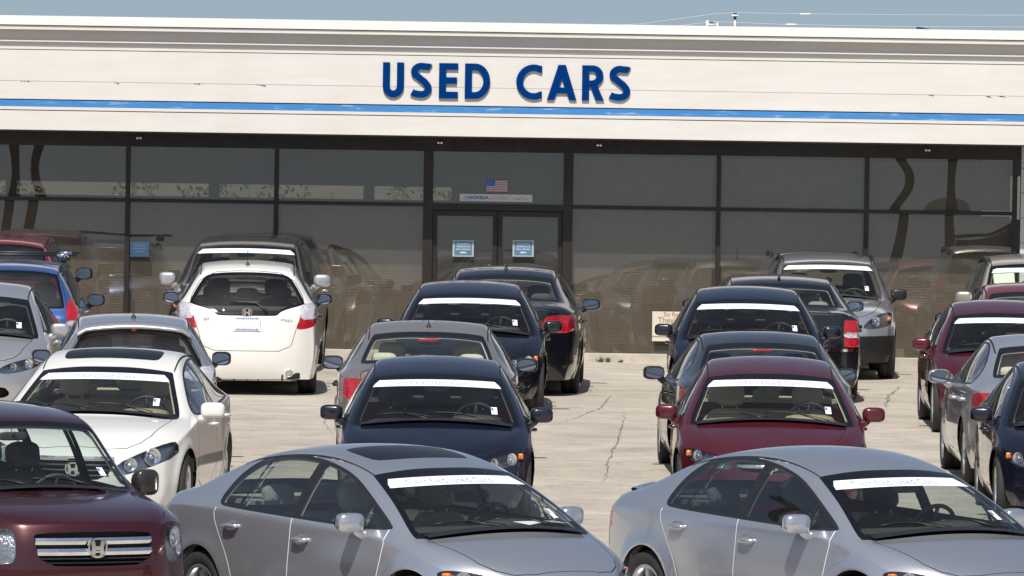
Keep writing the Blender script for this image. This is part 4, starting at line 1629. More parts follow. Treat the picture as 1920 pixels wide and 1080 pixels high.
# service masts and cables over the roof
mast_m = plain('galvanised_mast', (.62, .60, .56), .5, .3, var=.1)
ins_w = plain('white_insulator', (.8, .8, .8), .3); ins_b = plain('black_insulator', (.03, .03, .03), .5)
def mast(px, ytop, rad, lab, insul=False, D=104.0):
    s_ = 14000 / D
    xu = px + .01545 * (ytop - 540); yu = ytop - .01545 * (px - 960)
    x, z = (xu - 960) / s_, 4.4 - (yu - 60) / s_
    t = thing('service_mast', lab, 'mast', (x, D, 4.35), 'electric masts and insulators on the roof')
    mb = MB(); mb.tube([(0, 0, 0), (0, 0, z - 4.35 - (.09 if insul else 0))], rad, 10)
    mesh_obj('pipe', mb.mesh('pipe', [mast_m]), t)
    if insul:
        k = z - 4.35
        mb = MB(); mb.lathe([(0, 0), (.024, 0), (.026, -.025), (0, -.025)], 'Z', 14)
        mesh_obj('cap', mb.mesh('cap', [ins_b]), t, (0, 0, k))
        mb = MB(); mb.lathe([(0, 0), (.052, -.002), (.055, -.022), (0, -.028)], 'Z', 16)
        mesh_obj('disc', mb.mesh('disc', [ins_w]), t, (0, 0, k - .026))
        mb = MB(); mb.lathe([(0, 0), (.024, 0), (.018, -.034), (0, -.036)], 'Z', 14)
        mesh_obj('neck', mb.mesh('neck', [ins_b]), t, (0, 0, k - .054))
    return x, z
a1 = mast(1378, 24, .018, 'tallest pale mast on the roof topped by a black and white insulator', True)
mast(1326, 38, .024, 'bare pale pipe at the left of the roof masts')
a2 = mast(1334, 41, .016, 'short mast with black and white insulator between two pale pipes', True)
mast(1345, 42.5, .018, 'short bare pipe left of the tallest roof mast')
t = thing('roof_vent', 'rusty round vent cap on the roof beside the tallest mast', 'vent', ((1372 + 8 - 960) / 134.6, 104.2, 4.35))
mb = MB(); mb.lathe([(0, .19), (.045, .185), (.062, .16), (.060, .12), (.03, .11), (.03, 0)], 'Z', 16)
mesh_obj('cowl', mb.mesh('cowl', [plain('rusty_cowl', (.20, .13, .08), .8, var=.4, scale=30)]), t)
cab_m = plain('bare_cable', (.55, .55, .53), .5, .3)
def cable(pts, lab, r_=.0035, sleeve=None):
    t = thing('overhead_cable', lab, 'cable', (0, 104, 0), 'overhead cables beyond the roof')
    W_ = []
    for px, py in pts:
        s_ = 14000 / 104.0
        xu = px + .01545 * (py - 540); yu = py - .01545 * (px - 960)
        W_.append(((xu - 960) / s_, 0, 4.4 - (yu - 60) / s_))
    P2 = []
    for i in range(len(W_) - 1):
        for j in range(8):
            P2.append(Vector(W_[i]).lerp(Vector(W_[i + 1]), j / 8))
    P2.append(Vector(W_[-1]))
    mb = MB(); mb.tube(P2, r_, 5)
    mesh_obj('wire', mb.mesh('wire', [cab_m]), t)
    if sleeve:
        s_ = 14000 / 104.0
        def q(px, py):
            xu = px + .01545 * (py - 540); yu = py - .01545 * (px - 960)
            return ((xu - 960) / s_, -.002, 4.4 - (yu - 60) / s_)
        mb = MB(); mb.tube([q(*sleeve[0]), q(*sleeve[1])], .013, 8)
        mesh_obj('sleeve', mb.mesh('sleeve', [ins_w]), t)
cable([(1120, 49), (1200, 45), (1290, 33), (1340, 26), (1378, 24), (1500, 26), (1700, 28), (1990, 29)], 'upper pale cable running right from the tallest roof mast', sleeve=((1499, 26.4), (1520, 26.8)))
cable([(1250, 52), (1300, 45), (1334, 41), (1360, 41.5), (1470, 46), (1700, 50), (1990, 51)], 'lower pale cable running right from the short insulator mast', sleeve=((1473, 46), (1494, 46.3)))
t = thing('blue_roof_sign', 'dark blue wedge of a sign showing just above the roof line at right', 'sign', ((1718 - 7.6 - 960) / 130.0, 107.7, 4.0))
mb = MB(); mb.prism([(0, 0), (.30, 0), (.30, .515), (.06, .56), (.0, .575)], -.1, .1)
mesh_obj('panel', mb.mesh('panel', [plain('dark_blue_panel', (.012, .06, .16), .5)]), t)

# hedge behind the building, seen through the showroom's back windows
rn = random.Random(5)
leaf_m = plain('hedge_leaf', (.10, .125, .035), .7, var=.45, scale=1.2)
t = thing('hedge', 'sunlit green hedge seen through the showroom windows at left', 'hedge', (-6, 119, 0))
mb = MB()
for k in range(9000):
    x_ = rn.uniform(-9, 7)
    h_ = 2.2 + .7 * math.sin(x_ * 1.3) + .4 * math.sin(x_ * 3.1 + 1)
    p = Vector((x_, rn.uniform(-.7, .7), rn.uniform(.1, h_)))
    a = Vector((rn.uniform(-1, 1), rn.uniform(-1, 1), rn.uniform(-1, 1))).normalized() * .06
    b_ = a.cross(Vector((rn.uniform(-1, 1), rn.uniform(-1, 1), rn.uniform(-1, 1)))).normalized() * .035
    mb.add([p - a, p + b_, p + a, p - b_], [(0, 1, 2, 3)], 0, False)
mesh_obj('foliage', mb.mesh('foliage', [leaf_m], fix=False), t)
mb = MB()
for k in range(14):
    mb.tube([(-8.5 + k * 1.15, 0, 0), (-8.4 + k * 1.15, .1, 1.8)], [.05, .02], 6)
o = mesh_obj('stem', mb.mesh('stem', [plain('hedge_stem', (.08, .06, .04), .9)]), t); o['kind'] = 'stuff'

# weeds at the curb
weed_m = plain('weed_leaf', (.13, .16, .035), .7, var=.35, scale=30)
for q, (px, py, lab) in enumerate(((1127, 694, 'small green weed at the curb right of the far navy saloon'), (1143, 692, 'second small green weed at the curb right of the far navy saloon'), (1166, 693, 'tiny dry weed rightmost at the curb'), )):
    x, _ = gpt(px, 690)
    rn = random.Random(q)
    mb = MB()
    for k in range(26):
        a = rn.uniform(0, 6.28); l = rn.uniform(.03, .10) * (1 if q < 2 else .6); e = rn.uniform(.3, 1.3)
        d = Vector((math.cos(a) * math.cos(e), math.sin(a) * math.cos(e), math.sin(e)))
        b_ = Vector((rn.uniform(-.03, .03), rn.uniform(-.02, .02), 0))
        w = Vector((-d.y, d.x, 0)).normalized() * .008
        mb.add([b_ - w * .5, b_ + w * .5, b_ + d * l * .6 + w, b_ + d * l, b_ + d * l * .6 - w], [(0, 1, 2, 3, 4)], 0, False)
    me = mb.mesh('weed', [weed_m], fix=False)
    o = mesh_obj('weed', me, None, (x, 99.9, 0), label=lab, cat='weed', group='weeds along the curb')

# tall posts standing off to either side of the aisle; the shop windows mirror them
post_m = plain('dark_post_paint', (.022, .024, .030), .5, var=.2)
for q, (x, y, lab) in enumerate(((7.2, 60, 'dark steel post mirrored left of the pair in the right shop window'), (8.2, 60.4, 'dark steel post mirrored right of the pair in the right shop window'),
                                 (-9.0, 60, 'dark steel post mirrored right of the pair in the left shop window'), (-9.45, 60.4, 'dark steel post mirrored left of the pair in the left shop window'))):
    t = thing('lamp_post', lab, 'post', (x, y, 0), 'posts mirrored in the shop windows')
    mb = MB(); mb.tube([(0, 0, 0), (0, 0, 4.0), (0, 0, 8.5)], [.11, .10, .085], 14)
    mesh_obj('shaft', mb.mesh('shaft', [post_m]), t)
    mb = MB(); mb.lathe([(0, .35), (.20, .35), (.24, .02), (.24, 0), (0, 0)], 'Z', 16)
    mesh_obj('footing', mb.mesh('footing', [curb_m]), t)
    mb = MB(); mb.box((0, .35, 8.5), (.3, .9, .12))
    mesh_obj('lamp_head', mb.mesh('lamp_head', [post_m]), t)

# banner on two poles, added out of frame for the last window's blue reflection
t = thing('reflection_banner', 'dark blue banner on a dark frame, added out of view for its reflection in the right shop window', 'banner', (7.62, 80, 0))
mb = MB(); mb.prism([(-.46, .55), (.55, .55), (.55, 2.12), (.46, 2.06), (.1, 1.86), (-.2, 1.78), (-.46, 1.76)], -.02, .02)
mesh_obj('cloth', mb.mesh('cloth', [plain('blue_cloth', (.012, .035, .13), .8, var=.15)]), t)
for xx, h in ((-.50, 1.95), (.60, 2.25)):
    mb = MB(); mb.tube([(xx, 0, 0), (xx, 0, h)], .03, 10); mb.lathe([(0, .04), (.14, .03), (.15, 0), (0, 0)], 'Z', 14, 0, (xx, 0, 0))
    mesh_obj('pole', mb.mesh('pole', [post_m]), t)
mb = MB(); mb.tube([(-.50, 0, 1.80), (.1, 0, 1.90), (.60, 0, 2.18)], .03, 8)
mesh_obj('top_rail', mb.mesh('top_rail', [post_m]), t)
# ---------------------------------------------------------------- the kinds of car on the lot
MODELS = {}
MODELS['compact'] = dict(   # cab-forward compact saloon
    L=4.49, W=1.75, H=1.435, wr=.315, aR=.355, wheels=(.90, 3.60), spokes=5,
    st=[(.10, .650, .26, .48, .635, .46, .72, .590),
        (.34, .750, .44, .58, .740, .62, .80, .690),
        (.60, .835, .70, .66, .825, .86, .845, .770),
        (.80, .895, 1.00, .778, .870, 1.10, .865, .845),
        (1.24, 1.130, 1.37, .735, 1.088, 1.44, .872, .882),
        (1.75, 1.330, 1.83, .625, 1.288, 1.88, .877, .900),
        (2.18, 1.428, 2.22, .575, 1.385, 2.22, .875, .910),
        (2.64, 1.458, 2.64, .555, 1.410, 2.64, .875, .920),
        (3.16, 1.402, 3.14, .562, 1.355, 3.06, .868, .930),
        (3.60, 1.268, 3.57, .600, 1.222, 3.46, .860, .940),
        (4.02, 1.092, 3.98, .635, 1.062, 3.86, .838, .945),
        (4.26, 1.045, 4.22, .625, 1.026, 4.12, .800, .935),
        (4.42, 1.000, 4.36, .560, .985, 4.26, .745, .900)],
    fx=[.07, .03, 0.0, .03], rx=[4.42, 4.47, 4.49, 4.47], nosepow=2.3,
    crease_st={3: .5, 5: .35, 10: .35, 12: .6}, crease_col={0: .35, 3: .3, 4: .0}, crease_rng={3: (4, 9)},
    ws=[(0, .912), (.30, .904), (.715, .868), (.753, .882), (.588, 1.255), (.566, 1.272), (.26, 1.308), (0, 1.311)],
    rw=[(0, 1.075), (.35, 1.07), (.60, 1.05), (.63, 1.07), (.53, 1.31), (.50, 1.325), (.25, 1.35), (0, 1.352)],
    rw_xmin=2.75, ws_xmax=2.1,
    dlo=[(1.16, .905), (1.25, .975), (1.73, 1.200), (2.00, 1.288), (2.36, 1.350), (2.75, 1.364), (3.13, 1.328), (3.34, 1.215), (3.41, 1.06), (3.40, .975), (3.28, .958), (2.3, .932)],
    posts=[(2.38, 2.36, .045), (3.13, 3.00, .014), (1.55, 1.55, .014)], post_z=(.90, 1.40),
    doors=[[(1.36, .30), (1.28, .60), (1.20, .90), (1.30, 1.03), (1.66, 1.255), (1.95, 1.352), (2.38, 1.40), (2.38, .9), (2.42, .30)],
           [(2.42, .30), (2.38, .9), (2.38, 1.40), (2.80, 1.37), (3.10, 1.24), (3.34, 1.06), (3.40, .96), (3.42, .90), (3.36, .80), (3.20, .60), (3.13, .42), (3.11, .30)]],
    handles=[(0, 2.24, .79), (1, 3.16, .83)],
    hood=[(.18, 0.001), (.20, .36), (.38, .56), (.66, .625), (.92, .69), (1.06, .64), (.90, .3), (.86, 0.001), (.87, -.4), (.18, -.4)], hood_z=.61,
    trunk=[(0, 1.06), (.60, 1.02), (.62, .90), (.50, .72), (.0, .72)], trunk_x=4.0,
    head=[(.34, .555), (.46, .630), (.70, .685), (.80, .675), (.79, .595), (.60, .535), (.40, .512)], head_x=.80,
    tail=[(.44, .92), (.60, .945), (.84, .93), (.84, .80), (.70, .74), (.46, .76)], tail_x=4.16,
    tail2=[(.46, .81), (.60, .80), (.62, .765), (.48, .775)],
    grille=[(0, .61), (.30, .60), (.34, .56), (.28, .505), (0, .495)], bars=[(.5, .03, 'chrome')], emblem=(.11, .085, .55),
    intake=[(0, .40), (.42, .39), (.50, .30), (.40, .25), (0, .25)],
    mirror_out=.185, mirror=(.875, 1.50, .20, .135), dash_x=1.24, belt_z=.95, seat_top=1.17, seats=(2.24, 3.14), shelf=(3.16, 3.86, .99), cab=(1.08, 3.9),
    sunroof=(1.97, 2.42, .42), ditch=.568, ditch_x=(2.1, 3.3), ditch_z=1.25,
)
_c = MODELS['compact']
MODELS['midsize'] = dict(_c, mirror_out=.20,   # longer-nosed family saloon
    L=4.93, W=1.846, H=1.476, wr=.325, aR=.365, wheels=(.98, 3.78), spokes=7,
    st=[(.08, .690, .24, .52, .675, .44, .76, .635),
        (.40, .835, .50, .62, .825, .70, .845, .745),
        (.80, .900, .90, .70, .888, 1.0, .890, .820),
        (1.16, .945, 1.42, .785, .925, 1.50, .908, .880),
        (1.70, 1.175, 1.88, .735, 1.135, 1.94, .914, .915),
        (2.26, 1.362, 2.38, .640, 1.320, 2.42, .916, .935),
        (2.65, 1.460, 2.70, .590, 1.418, 2.70, .916, .945),
        (3.15, 1.475, 3.15, .585, 1.430, 3.15, .916, .955),
        (3.58, 1.415, 3.56, .590, 1.368, 3.52, .910, .965),
        (3.98, 1.268, 3.96, .625, 1.222, 3.92, .900, .975),
        (4.38, 1.105, 4.34, .665, 1.080, 4.25, .880, .980),
        (4.66, 1.075, 4.62, .665, 1.055, 4.50, .845, .970),
        (4.86, 1.035, 4.80, .610, 1.015, 4.68, .790, .930)],
    fx=[.08, .04, .0, .03], rx=[4.86, 4.91, 4.93, 4.91], nosepow=2.6,
    ws=[(0, .965), (.32, .958), (.728, .918), (.768, .935), (.595, 1.282), (.574, 1.300), (.27, 1.338), (0, 1.342)],
    rw=[(0, 1.11), (.35, 1.105), (.64, 1.085), (.67, 1.10), (.56, 1.34), (.53, 1.358), (.26, 1.385), (0, 1.388)],
    rw_xmin=3.2, ws_xmax=2.55,
    dlo=[(1.62, .925), (1.68, 1.01), (2.18, 1.245), (2.50, 1.338), (2.95, 1.392), (3.35, 1.385), (3.72, 1.262), (4.02, 1.10), (4.07, 1.02), (3.97, 1.0), (2.8, .968)],
    posts=[(2.82, 2.80, .045), (3.72, 3.58, .016), (1.98, 1.98, .016)], post_z=(.93, 1.44),
    doors=[[(1.62, .30), (1.55, .60), (1.60, .96), (2.18, 1.29), (2.5, 1.40), (2.82, 1.44), (2.82, .9), (2.84, .30)],
           [(2.84, .30), (2.82, .9), (2.82, 1.44), (3.35, 1.41), (3.74, 1.27), (4.06, 1.10), (4.02, .95), (3.82, .80), (3.45, .62), (3.34, .42), (3.32, .30)]],
    handles=[(0, 2.64, .82), (1, 3.62, .85)],
    hood=[(.16, .001), (.18, .38), (.42, .60), (.8, .665), (1.22, .72), (1.34, .66), (1.22, .3), (1.19, .001), (1.19, -.4), (.16, -.4)], hood_z=.67,
    trunk=[(0, 1.10), (.64, 1.06), (.66, .92), (.52, .74), (.0, .74)], trunk_x=4.3,
    lamp_n=1, head=[(.34, .495), (.36, .585), (.60, .70), (.76, .757), (.83, .76), (.845, .64), (.62, .545), (.39, .475)], head_x=.90, bulbs=[(.27, .50, .062), (.62, .50, .082)], amber=False,
    tail=[(.48, .93), (.62, .965), (.90, .945), (.90, .80), (.74, .74), (.50, .77)], tail_x=4.35,
    tail2=[(.50, .82), (.64, .81), (.66, .77), (.52, .78)],
    grille=[(0, .655), (.33, .645), (.36, .61), (.28, .455), (0, .445)], bars=[(.90, .04, 'chrome'), (.62, .02, 'trim'), (.40, .02, 'trim'), (.18, .02, 'trim')], emblem=(.15, .12, .46),
    intake=[(0, .39), (.40, .38), (.48, .31), (.40, .25), (0, .25)],
    mirror=(.90, 1.82, .215, .14), dash_x=1.66, belt_z=.98, seat_top=1.23, seats=(2.72, 3.72), shelf=(3.75, 4.35, 1.03), cab=(1.5, 4.4),
    sunroof=(2.42, 2.90, .44), ditch=.595, ditch_x=(2.4, 3.6), ditch_z=1.30, banner_w=.60)
MODELS['full_size'] = dict(MODELS['midsize'],   # square-tailed large saloon
    L=5.0, W=1.88, H=1.483, wr=.345, aR=.385, wheels=(1.0, 4.05), spokes=5,
    st=[(.06, .86, .20, .58, .85, .32, .82, .76),
        (.36, .93, .44, .68, .92, .62, .89, .84),
        (.80, .985, .88, .72, .975, 1.0, .915, .90),
        (1.40, 1.03, 1.56, .75, 1.015, 1.66, .925, .955),
        (1.90, 1.24, 2.02, .715, 1.205, 2.08, .928, .975),
        (2.36, 1.435, 2.46, .635, 1.395, 2.50, .93, .985),
        (2.75, 1.48, 2.78, .62, 1.44, 2.78, .93, .99),
        (3.30, 1.478, 3.30, .615, 1.435, 3.30, .93, 1.0),
        (3.78, 1.425, 3.75, .615, 1.38, 3.72, .925, 1.005),
        (4.10, 1.29, 4.08, .64, 1.245, 4.04, .92, 1.01),
        (4.40, 1.135, 4.36, .69, 1.115, 4.30, .915, 1.01),
        (4.70, 1.115, 4.68, .71, 1.10, 4.62, .905, 1.01),
        (4.93, 1.085, 4.90, .70, 1.075, 4.84, .88, .99)],
    fx=[.06, .03, .0, .01], rx=[4.93, 4.98, 5.0, 4.96], nosepow=3.5, tailpow=4.0,
    rw=[(0, 1.14), (.35, 1.135), (.64, 1.12), (.67, 1.13), (.585, 1.36), (.56, 1.375), (.26, 1.395), (0, 1.398)], rw_xmin=3.4,
    dlo=[(1.80, .985), (1.86, 1.05), (2.24, 1.27), (2.55, 1.375), (2.95, 1.405), (3.45, 1.395), (3.85, 1.30), (4.14, 1.12), (4.14, 1.06), (4.05, 1.04), (2.9, 1.01)],
    posts=[(2.92, 2.90, .045), (3.86, 3.74, .016)], post_z=(.97, 1.44),
    trunk=[(0, 1.12), (.68, 1.09), (.69, .92), (.66, .66), (.0, .66)], trunk_x=4.5,
    lamp_n=1, tail=[(.70, .98), (.71, 1.015), (.92, .99), (.96, .96), (.96, .70), (.93, .68), (.71, .68), (.70, .72)], tail_x=4.72,
    tail2=[(.70, .86), (.92, .85), (.92, .79), (.70, .79)],
    head=[(.46, .80), (.80, .80), (.82, .66), (.46, .66)], head_x=.8,
    grille=[(0, .80), (.38, .79), (.40, .60), (.34, .50), (0, .48)], emblem=None,
    mirror=(.98, 1.98, .21, .13), dash_x=1.84, belt_z=1.02, seat_top=1.24, seats=(2.82, 3.80), shelf=(3.85, 4.38, 1.07), cab=(1.7, 4.4),
    ditch=.60, ditch_x=(2.5, 3.7), ditch_z=1.32)
MODELS['crossover'] = dict(_c,
    L=4.52, W=1.82, H=1.65, wr=.345, aR=.39, wheels=(.90, 3.52), spokes=5, z0=.24,
    st=[(.08, .83, .24, .52, .82, .42, .78, .72),
        (.30, .945, .40, .62, .935, .58, .85, .84),
        (.60, 1.02, .70, .67, 1.01, .86, .89, .93),
        (.90, 1.075, 1.08, .72, 1.055, 1.20, .902, .985),
        (1.32, 1.31, 1.46, .70, 1.275, 1.54, .906, 1.005),
        (1.78, 1.575, 1.88, .64, 1.535, 1.94, .91, 1.02),
        (2.2, 1.645, 2.25, .625, 1.60, 2.25, .91, 1.03),
        (2.9, 1.66, 2.9, .615, 1.61, 2.9, .91, 1.05),
        (3.92, 1.615, 3.88, .60, 1.56, 3.82, .90, 1.07),
        (4.14, 1.44, 4.10, .66, 1.40, 4.03, .885, 1.085),
        (4.32, 1.12, 4.28, .72, 1.10, 4.18, .865, 1.075),
        (4.39, 1.05, 4.35, .73, 1.035, 4.25, .855, 1.0),
        (4.43, .98, 4.39, .72, .97, 4.30, .845, .93)],
    fx=[.10, .04, .0, .03], rx=[4.44, 4.50, 4.52, 4.48], nosepow=2.6, tailpow=3.0,
    crease_st={3: .5, 5: .3, 8: .4, 10: .3}, crease_col={0: .3, 3: .3}, crease_rng={3: (4, 9)},
    ws=[(0, 1.095), (.32, 1.09), (.70, 1.06), (.735, 1.075), (.625, 1.50), (.605, 1.52), (.27, 1.553), (0, 1.557)], ws_xmax=2.1,
    rw=[(0, 1.12), (.4, 1.115), (.66, 1.11), (.70, 1.13), (.60, 1.50), (.57, 1.525), (.26, 1.56), (0, 1.563)], rw_xmin=3.4,
    dlo=[(1.36, 1.0), (1.42, 1.10), (1.80, 1.40), (2.05, 1.52), (2.6, 1.565), (3.3, 1.555), (3.80, 1.46), (4.06, 1.20), (4.05, 1.14), (3.9, 1.10), (2.6, 1.06)],
    posts=[(2.42, 2.40, .05), (3.42, 3.36, .05)], post_z=(1.0, 1.6),
    doors=[[(1.36, .36), (1.28, .66), (1.36, 1.02), (1.8, 1.42), (2.05, 1.56), (2.42, 1.60), (2.42, 1.0), (2.44, .36)],
           [(2.44, .36), (2.42, 1.0), (2.42, 1.60), (3.3, 1.59), (3.44, 1.5), (3.46, 1.02), (3.42, .86), (3.12, .72), (3.02, .5), (3.0, .36)]],
    handles=[(0, 2.22, .90), (1, 3.26, .94)],
    hood=[(.16, .001), (.18, .38), (.40, .60), (.7, .66), (1.0, .70), (1.1, .62), (.95, .3), (.92, .001), (.92, -.4), (.16, -.4)], hood_z=.80,
    trunk=[(0, 1.59), (.62, 1.53), (.73, 1.10), (.74, .80), (.66, .58), (0, .58)], trunk_x=3.7, trunk_name='tailgate',
    head=[(.40, .70), (.48, .80), (.66, .90), (.80, .915), (.84, .88), (.83, .74), (.60, .69)], head_x=.75, bulbs=[(.45, .5, .075)],
    tail=[(.70, 1.20), (.80, 1.25), (.92, 1.20), (.92, .86), (.74, .84)], tail_x=4.0, tail2=[(.72, .98), (.92, .97), (.92, .90), (.72, .91)],
    grille=[(0, .78), (.36, .77), (.42, .73), (.38, .64), (0, .62)], bars=[(.75, .022, 'trim'), (.5, .022, 'chrome'), (.25, .022, 'trim')], emblem=(.13, .10, .5),
    intake=[(0, .52), (.36, .51), (.42, .44), (.36, .36), (0, .36)],
    mirror=(1.04, 1.50, .21, .155), dash_x=1.36, belt_z=1.08, seat_top=1.36, seats=(2.34, 3.22), shelf=(3.35, 4.2, 1.06), cab=(1.25, 4.35),
    sunroof=None, ditch=.60, ditch_x=(2.0, 3.8), ditch_z=1.50, rails=(2.0, 3.75, .635), banner_w=.60, trunk_seam=True)
MODELS['crossover'].pop('sunroof')
MODELS['square_suv'] = dict(MODELS['crossover'],
    L=4.78, W=1.97, H=1.76, wr=.365, aR=.41, wheels=(.92, 3.62), spokes=5, z0=.27,
    st=[(.05, .985, .18, .58, .975, .34, .83, .85),
        (.28, 1.065, .36, .68, 1.055, .50, .905, .955),
        (.64, 1.12, .72, .73, 1.11, .85, .948, 1.025),
        (1.02, 1.155, 1.18, .77, 1.14, 1.28, .965, 1.065),
        (1.38, 1.39, 1.50, .755, 1.36, 1.57, .97, 1.085),
        (1.76, 1.665, 1.86, .705, 1.63, 1.92, .975, 1.10),
        (2.2, 1.745, 2.25, .69, 1.70, 2.25, .975, 1.11),
        (3.1, 1.765, 3.1, .685, 1.72, 3.1, .975, 1.12),
        (4.3, 1.74, 4.25, .675, 1.69, 4.2, .965, 1.13),
        (4.48, 1.50, 4.44, .71, 1.46, 4.38, .95, 1.13),
        (4.62, 1.16, 4.58, .76, 1.14, 4.48, .935, 1.11),
        (4.68, 1.06, 4.64, .77, 1.05, 4.54, .925, 1.02),
        (4.72, .98, 4.68, .76, .97, 4.58, .91, .95)],
    fx=[.10, .03, .0, .02], rx=[4.72, 4.76, 4.78, 4.75], nosepow=4.0, tailpow=4.0,
    crease_st={0: .85, 3: .5, 5: .3, 8: .5, 10: .3}, crease_col={0: .7, 3: .4}, crease_rng={3: (4, 9)},
    ws=[(0, 1.175), (.34, 1.17), (.75, 1.145), (.785, 1.16), (.69, 1.60), (.67, 1.62), (.3, 1.652), (0, 1.655)], ws_xmax=2.1, frit=.028,
    rw=[(0, 1.16), (.4, 1.155), (.70, 1.15), (.74, 1.17), (.68, 1.62), (.65, 1.64), (.3, 1.67), (0, 1.672)], rw_xmin=3.6,
    dlo=[(1.40, 1.10), (1.46, 1.18), (1.80, 1.48), (2.02, 1.60), (2.6, 1.655), (3.6, 1.66), (4.20, 1.62), (4.36, 1.28), (4.34, 1.20), (4.2, 1.17), (2.6, 1.14)],
    posts=[(2.46, 2.44, .05), (3.46, 3.42, .05)], post_z=(1.08, 1.70),
    doors=[[(1.40, .40), (1.34, .70), (1.40, 1.12), (1.8, 1.5), (2.02, 1.64), (2.46, 1.70), (2.46, 1.0), (2.48, .40)],
           [(2.48, .40), (2.46, 1.0), (2.46, 1.70), (3.44, 1.70), (3.48, 1.5), (3.50, 1.02), (3.46, .90), (3.18, .78), (3.06, .55), (3.04, .40)]],
    handles=[(0, 2.26, .98), (1, 3.28, 1.0)],
    hood=[(.14, .001), (.15, .45), (.30, .70), (.7, .745), (1.06, .76), (1.2, .68), (1.06, .3), (1.03, .001), (1.03, -.4), (.14, -.4)], hood_z=.94,
    trunk=[(0, 1.71), (.68, 1.66), (.76, 1.14), (.78, .80), (.72, .58), (0, .58)], trunk_x=4.0,
    lamp_n=1, head=[(.60, .80), (.60, .93), (.66, .945), (.90, .92), (.93, .90), (.93, .70), (.90, .68), (.64, .68), (.61, .72)], head_x=.60, bulbs=[(.5, .68, .08), (.68, .3, .05)], amber=False,
    tail=[(.78, 1.16), (.95, 1.14), (.95, .82), (.80, .82)], tail_x=4.2, tail2=[(.78, .96), (.95, .95), (.95, .9), (.78, .9)],
    grille=[(0, .925), (.45, .915), (.48, .88), (.44, .675), (0, .665)],
    bars=[(.73, .050, 'chrome'), (.42, .050, 'chrome'), (.22, .012, 'trim'), (.10, .012, 'trim')], emblem=(.165, .150, .54),
    intake=[(0, .54), (.50, .53), (.56, .47), (.50, .38), (0, .38)],
    mirror=(1.10, 1.56, .20, .20), dash_x=1.42, belt_z=1.13, seat_top=1.44, seats=(2.40, 3.30), shelf=(3.4, 4.5, 1.06), cab=(1.3, 4.6),
    ditch=.66, ditch_x=(2.0, 4.1), ditch_z=1.60, rails=(2.1, 4.0, .70), pink=True)
MODELS['hatch'] = dict(_c,
    L=4.10, W=1.695, H=1.525, wr=.30, aR=.34, wheels=(.78, 3.28), spokes=7,
    st=[(.06, .75, .22, .48, .74, .38, .69, .67),
        (.26, .865, .36, .56, .855, .52, .785, .775),
        (.47, .955, .56, .62, .945, .74, .818, .865),
        (.68, 1.025, .90, .67, 1.005, 1.02, .836, .915),
        (1.25, 1.265, 1.40, .645, 1.23, 1.46, .842, .935),
        (1.82, 1.468, 1.92, .575, 1.425, 1.96, .846, .95),
        (2.2, 1.52, 2.25, .56, 1.475, 2.25, .847, .965),
        (2.8, 1.525, 2.8, .55, 1.475, 2.8, .847, .985),
        (3.60, 1.470, 3.54, .535, 1.42, 3.45, .838, 1.01),
        (3.80, 1.285, 3.74, .60, 1.245, 3.66, .825, 1.02),
        (3.94, 1.05, 3.88, .67, 1.035, 3.79, .805, 1.01),
        (3.99, .97, 3.93, .68, .96, 3.84, .795, .94),
        (4.02, .90, 3.96, .67, .89, 3.88, .785, .87)],
    fx=[.08, .03, .0, .03], rx=[4.03, 4.08, 4.10, 4.06], nosepow=2.5, tailpow=3.0,
    crease_st={3: .4, 5: .3, 8: .5, 10: .2}, crease_col={0: .3, 3: .3}, crease_rng={3: (4, 9)},
    ws=[(0, 1.045), (.30, 1.04), (.655, 1.005), (.69, 1.02), (.56, 1.40), (.54, 1.42), (.25, 1.445), (0, 1.448)], ws_xmax=2.1,
    rw=[(0, .925), (.30, .925), (.355, .93), (.40, .985), (.66, 1.055), (.675, 1.08), (.53, 1.34), (.44, 1.40), (.22, 1.42), (0, 1.424)], rw_xmin=3.2,
    dlo=[(1.20, .955), (1.26, 1.03), (1.66, 1.26), (1.95, 1.375), (2.5, 1.435), (3.1, 1.425), (3.45, 1.34), (3.66, 1.14), (3.64, 1.08), (3.5, 1.05), (2.5, 1.0)],
    posts=[(2.30, 2.28, .045), (3.22, 3.14, .04), (1.56, 1.56, .018)], post_z=(.95, 1.46),
    doors=[[(1.20, .30), (1.12, .60), (1.18, .98), (1.66, 1.28), (1.95, 1.41), (2.30, 1.46), (2.30, .9), (2.32, .30)],
           [(2.32, .30), (2.30, .9), (2.30, 1.46), (3.1, 1.44), (3.24, 1.32), (3.26, 1.0), (3.22, .82), (2.94, .62), (2.84, .42), (2.82, .30)]],
    handles=[(0, 2.12, .86), (1, 3.08, .90)],
    hood=[(.14, .001), (.16, .36), (.34, .54), (.56, .60), (.82, .64), (.9, .58), (.74, .3), (.71, .001), (.71, -.4), (.14, -.4)], hood_z=.72,
    trunk=[(0, 1.445), (.50, 1.41), (.69, 1.08), (.62, .90), (.57, .76), (.50, .52), (0, .52)], trunk_x=3.4, trunk_name='tailgate',
    head=[(.36, .64), (.46, .74), (.66, .83), (.76, .84), (.75, .72), (.60, .65)], head_x=.7,
    tail=[(.625, 1.06), (.80, 1.05), (.82, .88), (.80, .80), (.555, .755), (.62, .90)], tail_x=3.5,
    tail2=[(.625, 1.07), (.83, 1.07), (.83, .895), (.60, .885)],
    grille=[(0, .70), (.30, .69), (.34, .65), (.30, .60), (0, .59)], bars=[(.5, .02, 'trim')], emblem=(.12, .095, .5),
    intake=[(0, .42), (.40, .41), (.46, .33), (.38, .27), (0, .27)],
    mirror=(.95, 1.42, .19, .14), dash_x=1.24, belt_z=1.02, seat_top=1.29, seats=(2.20, 3.02), shelf=(3.15, 3.82, 1.0), cab=(1.0, 3.9),
    ditch=.545, ditch_x=(2.0, 3.5), ditch_z=1.38, banner_w=.56, rails=None)
MODELS['hatch'].pop('sunroof'); MODELS['hatch'].pop('rails')

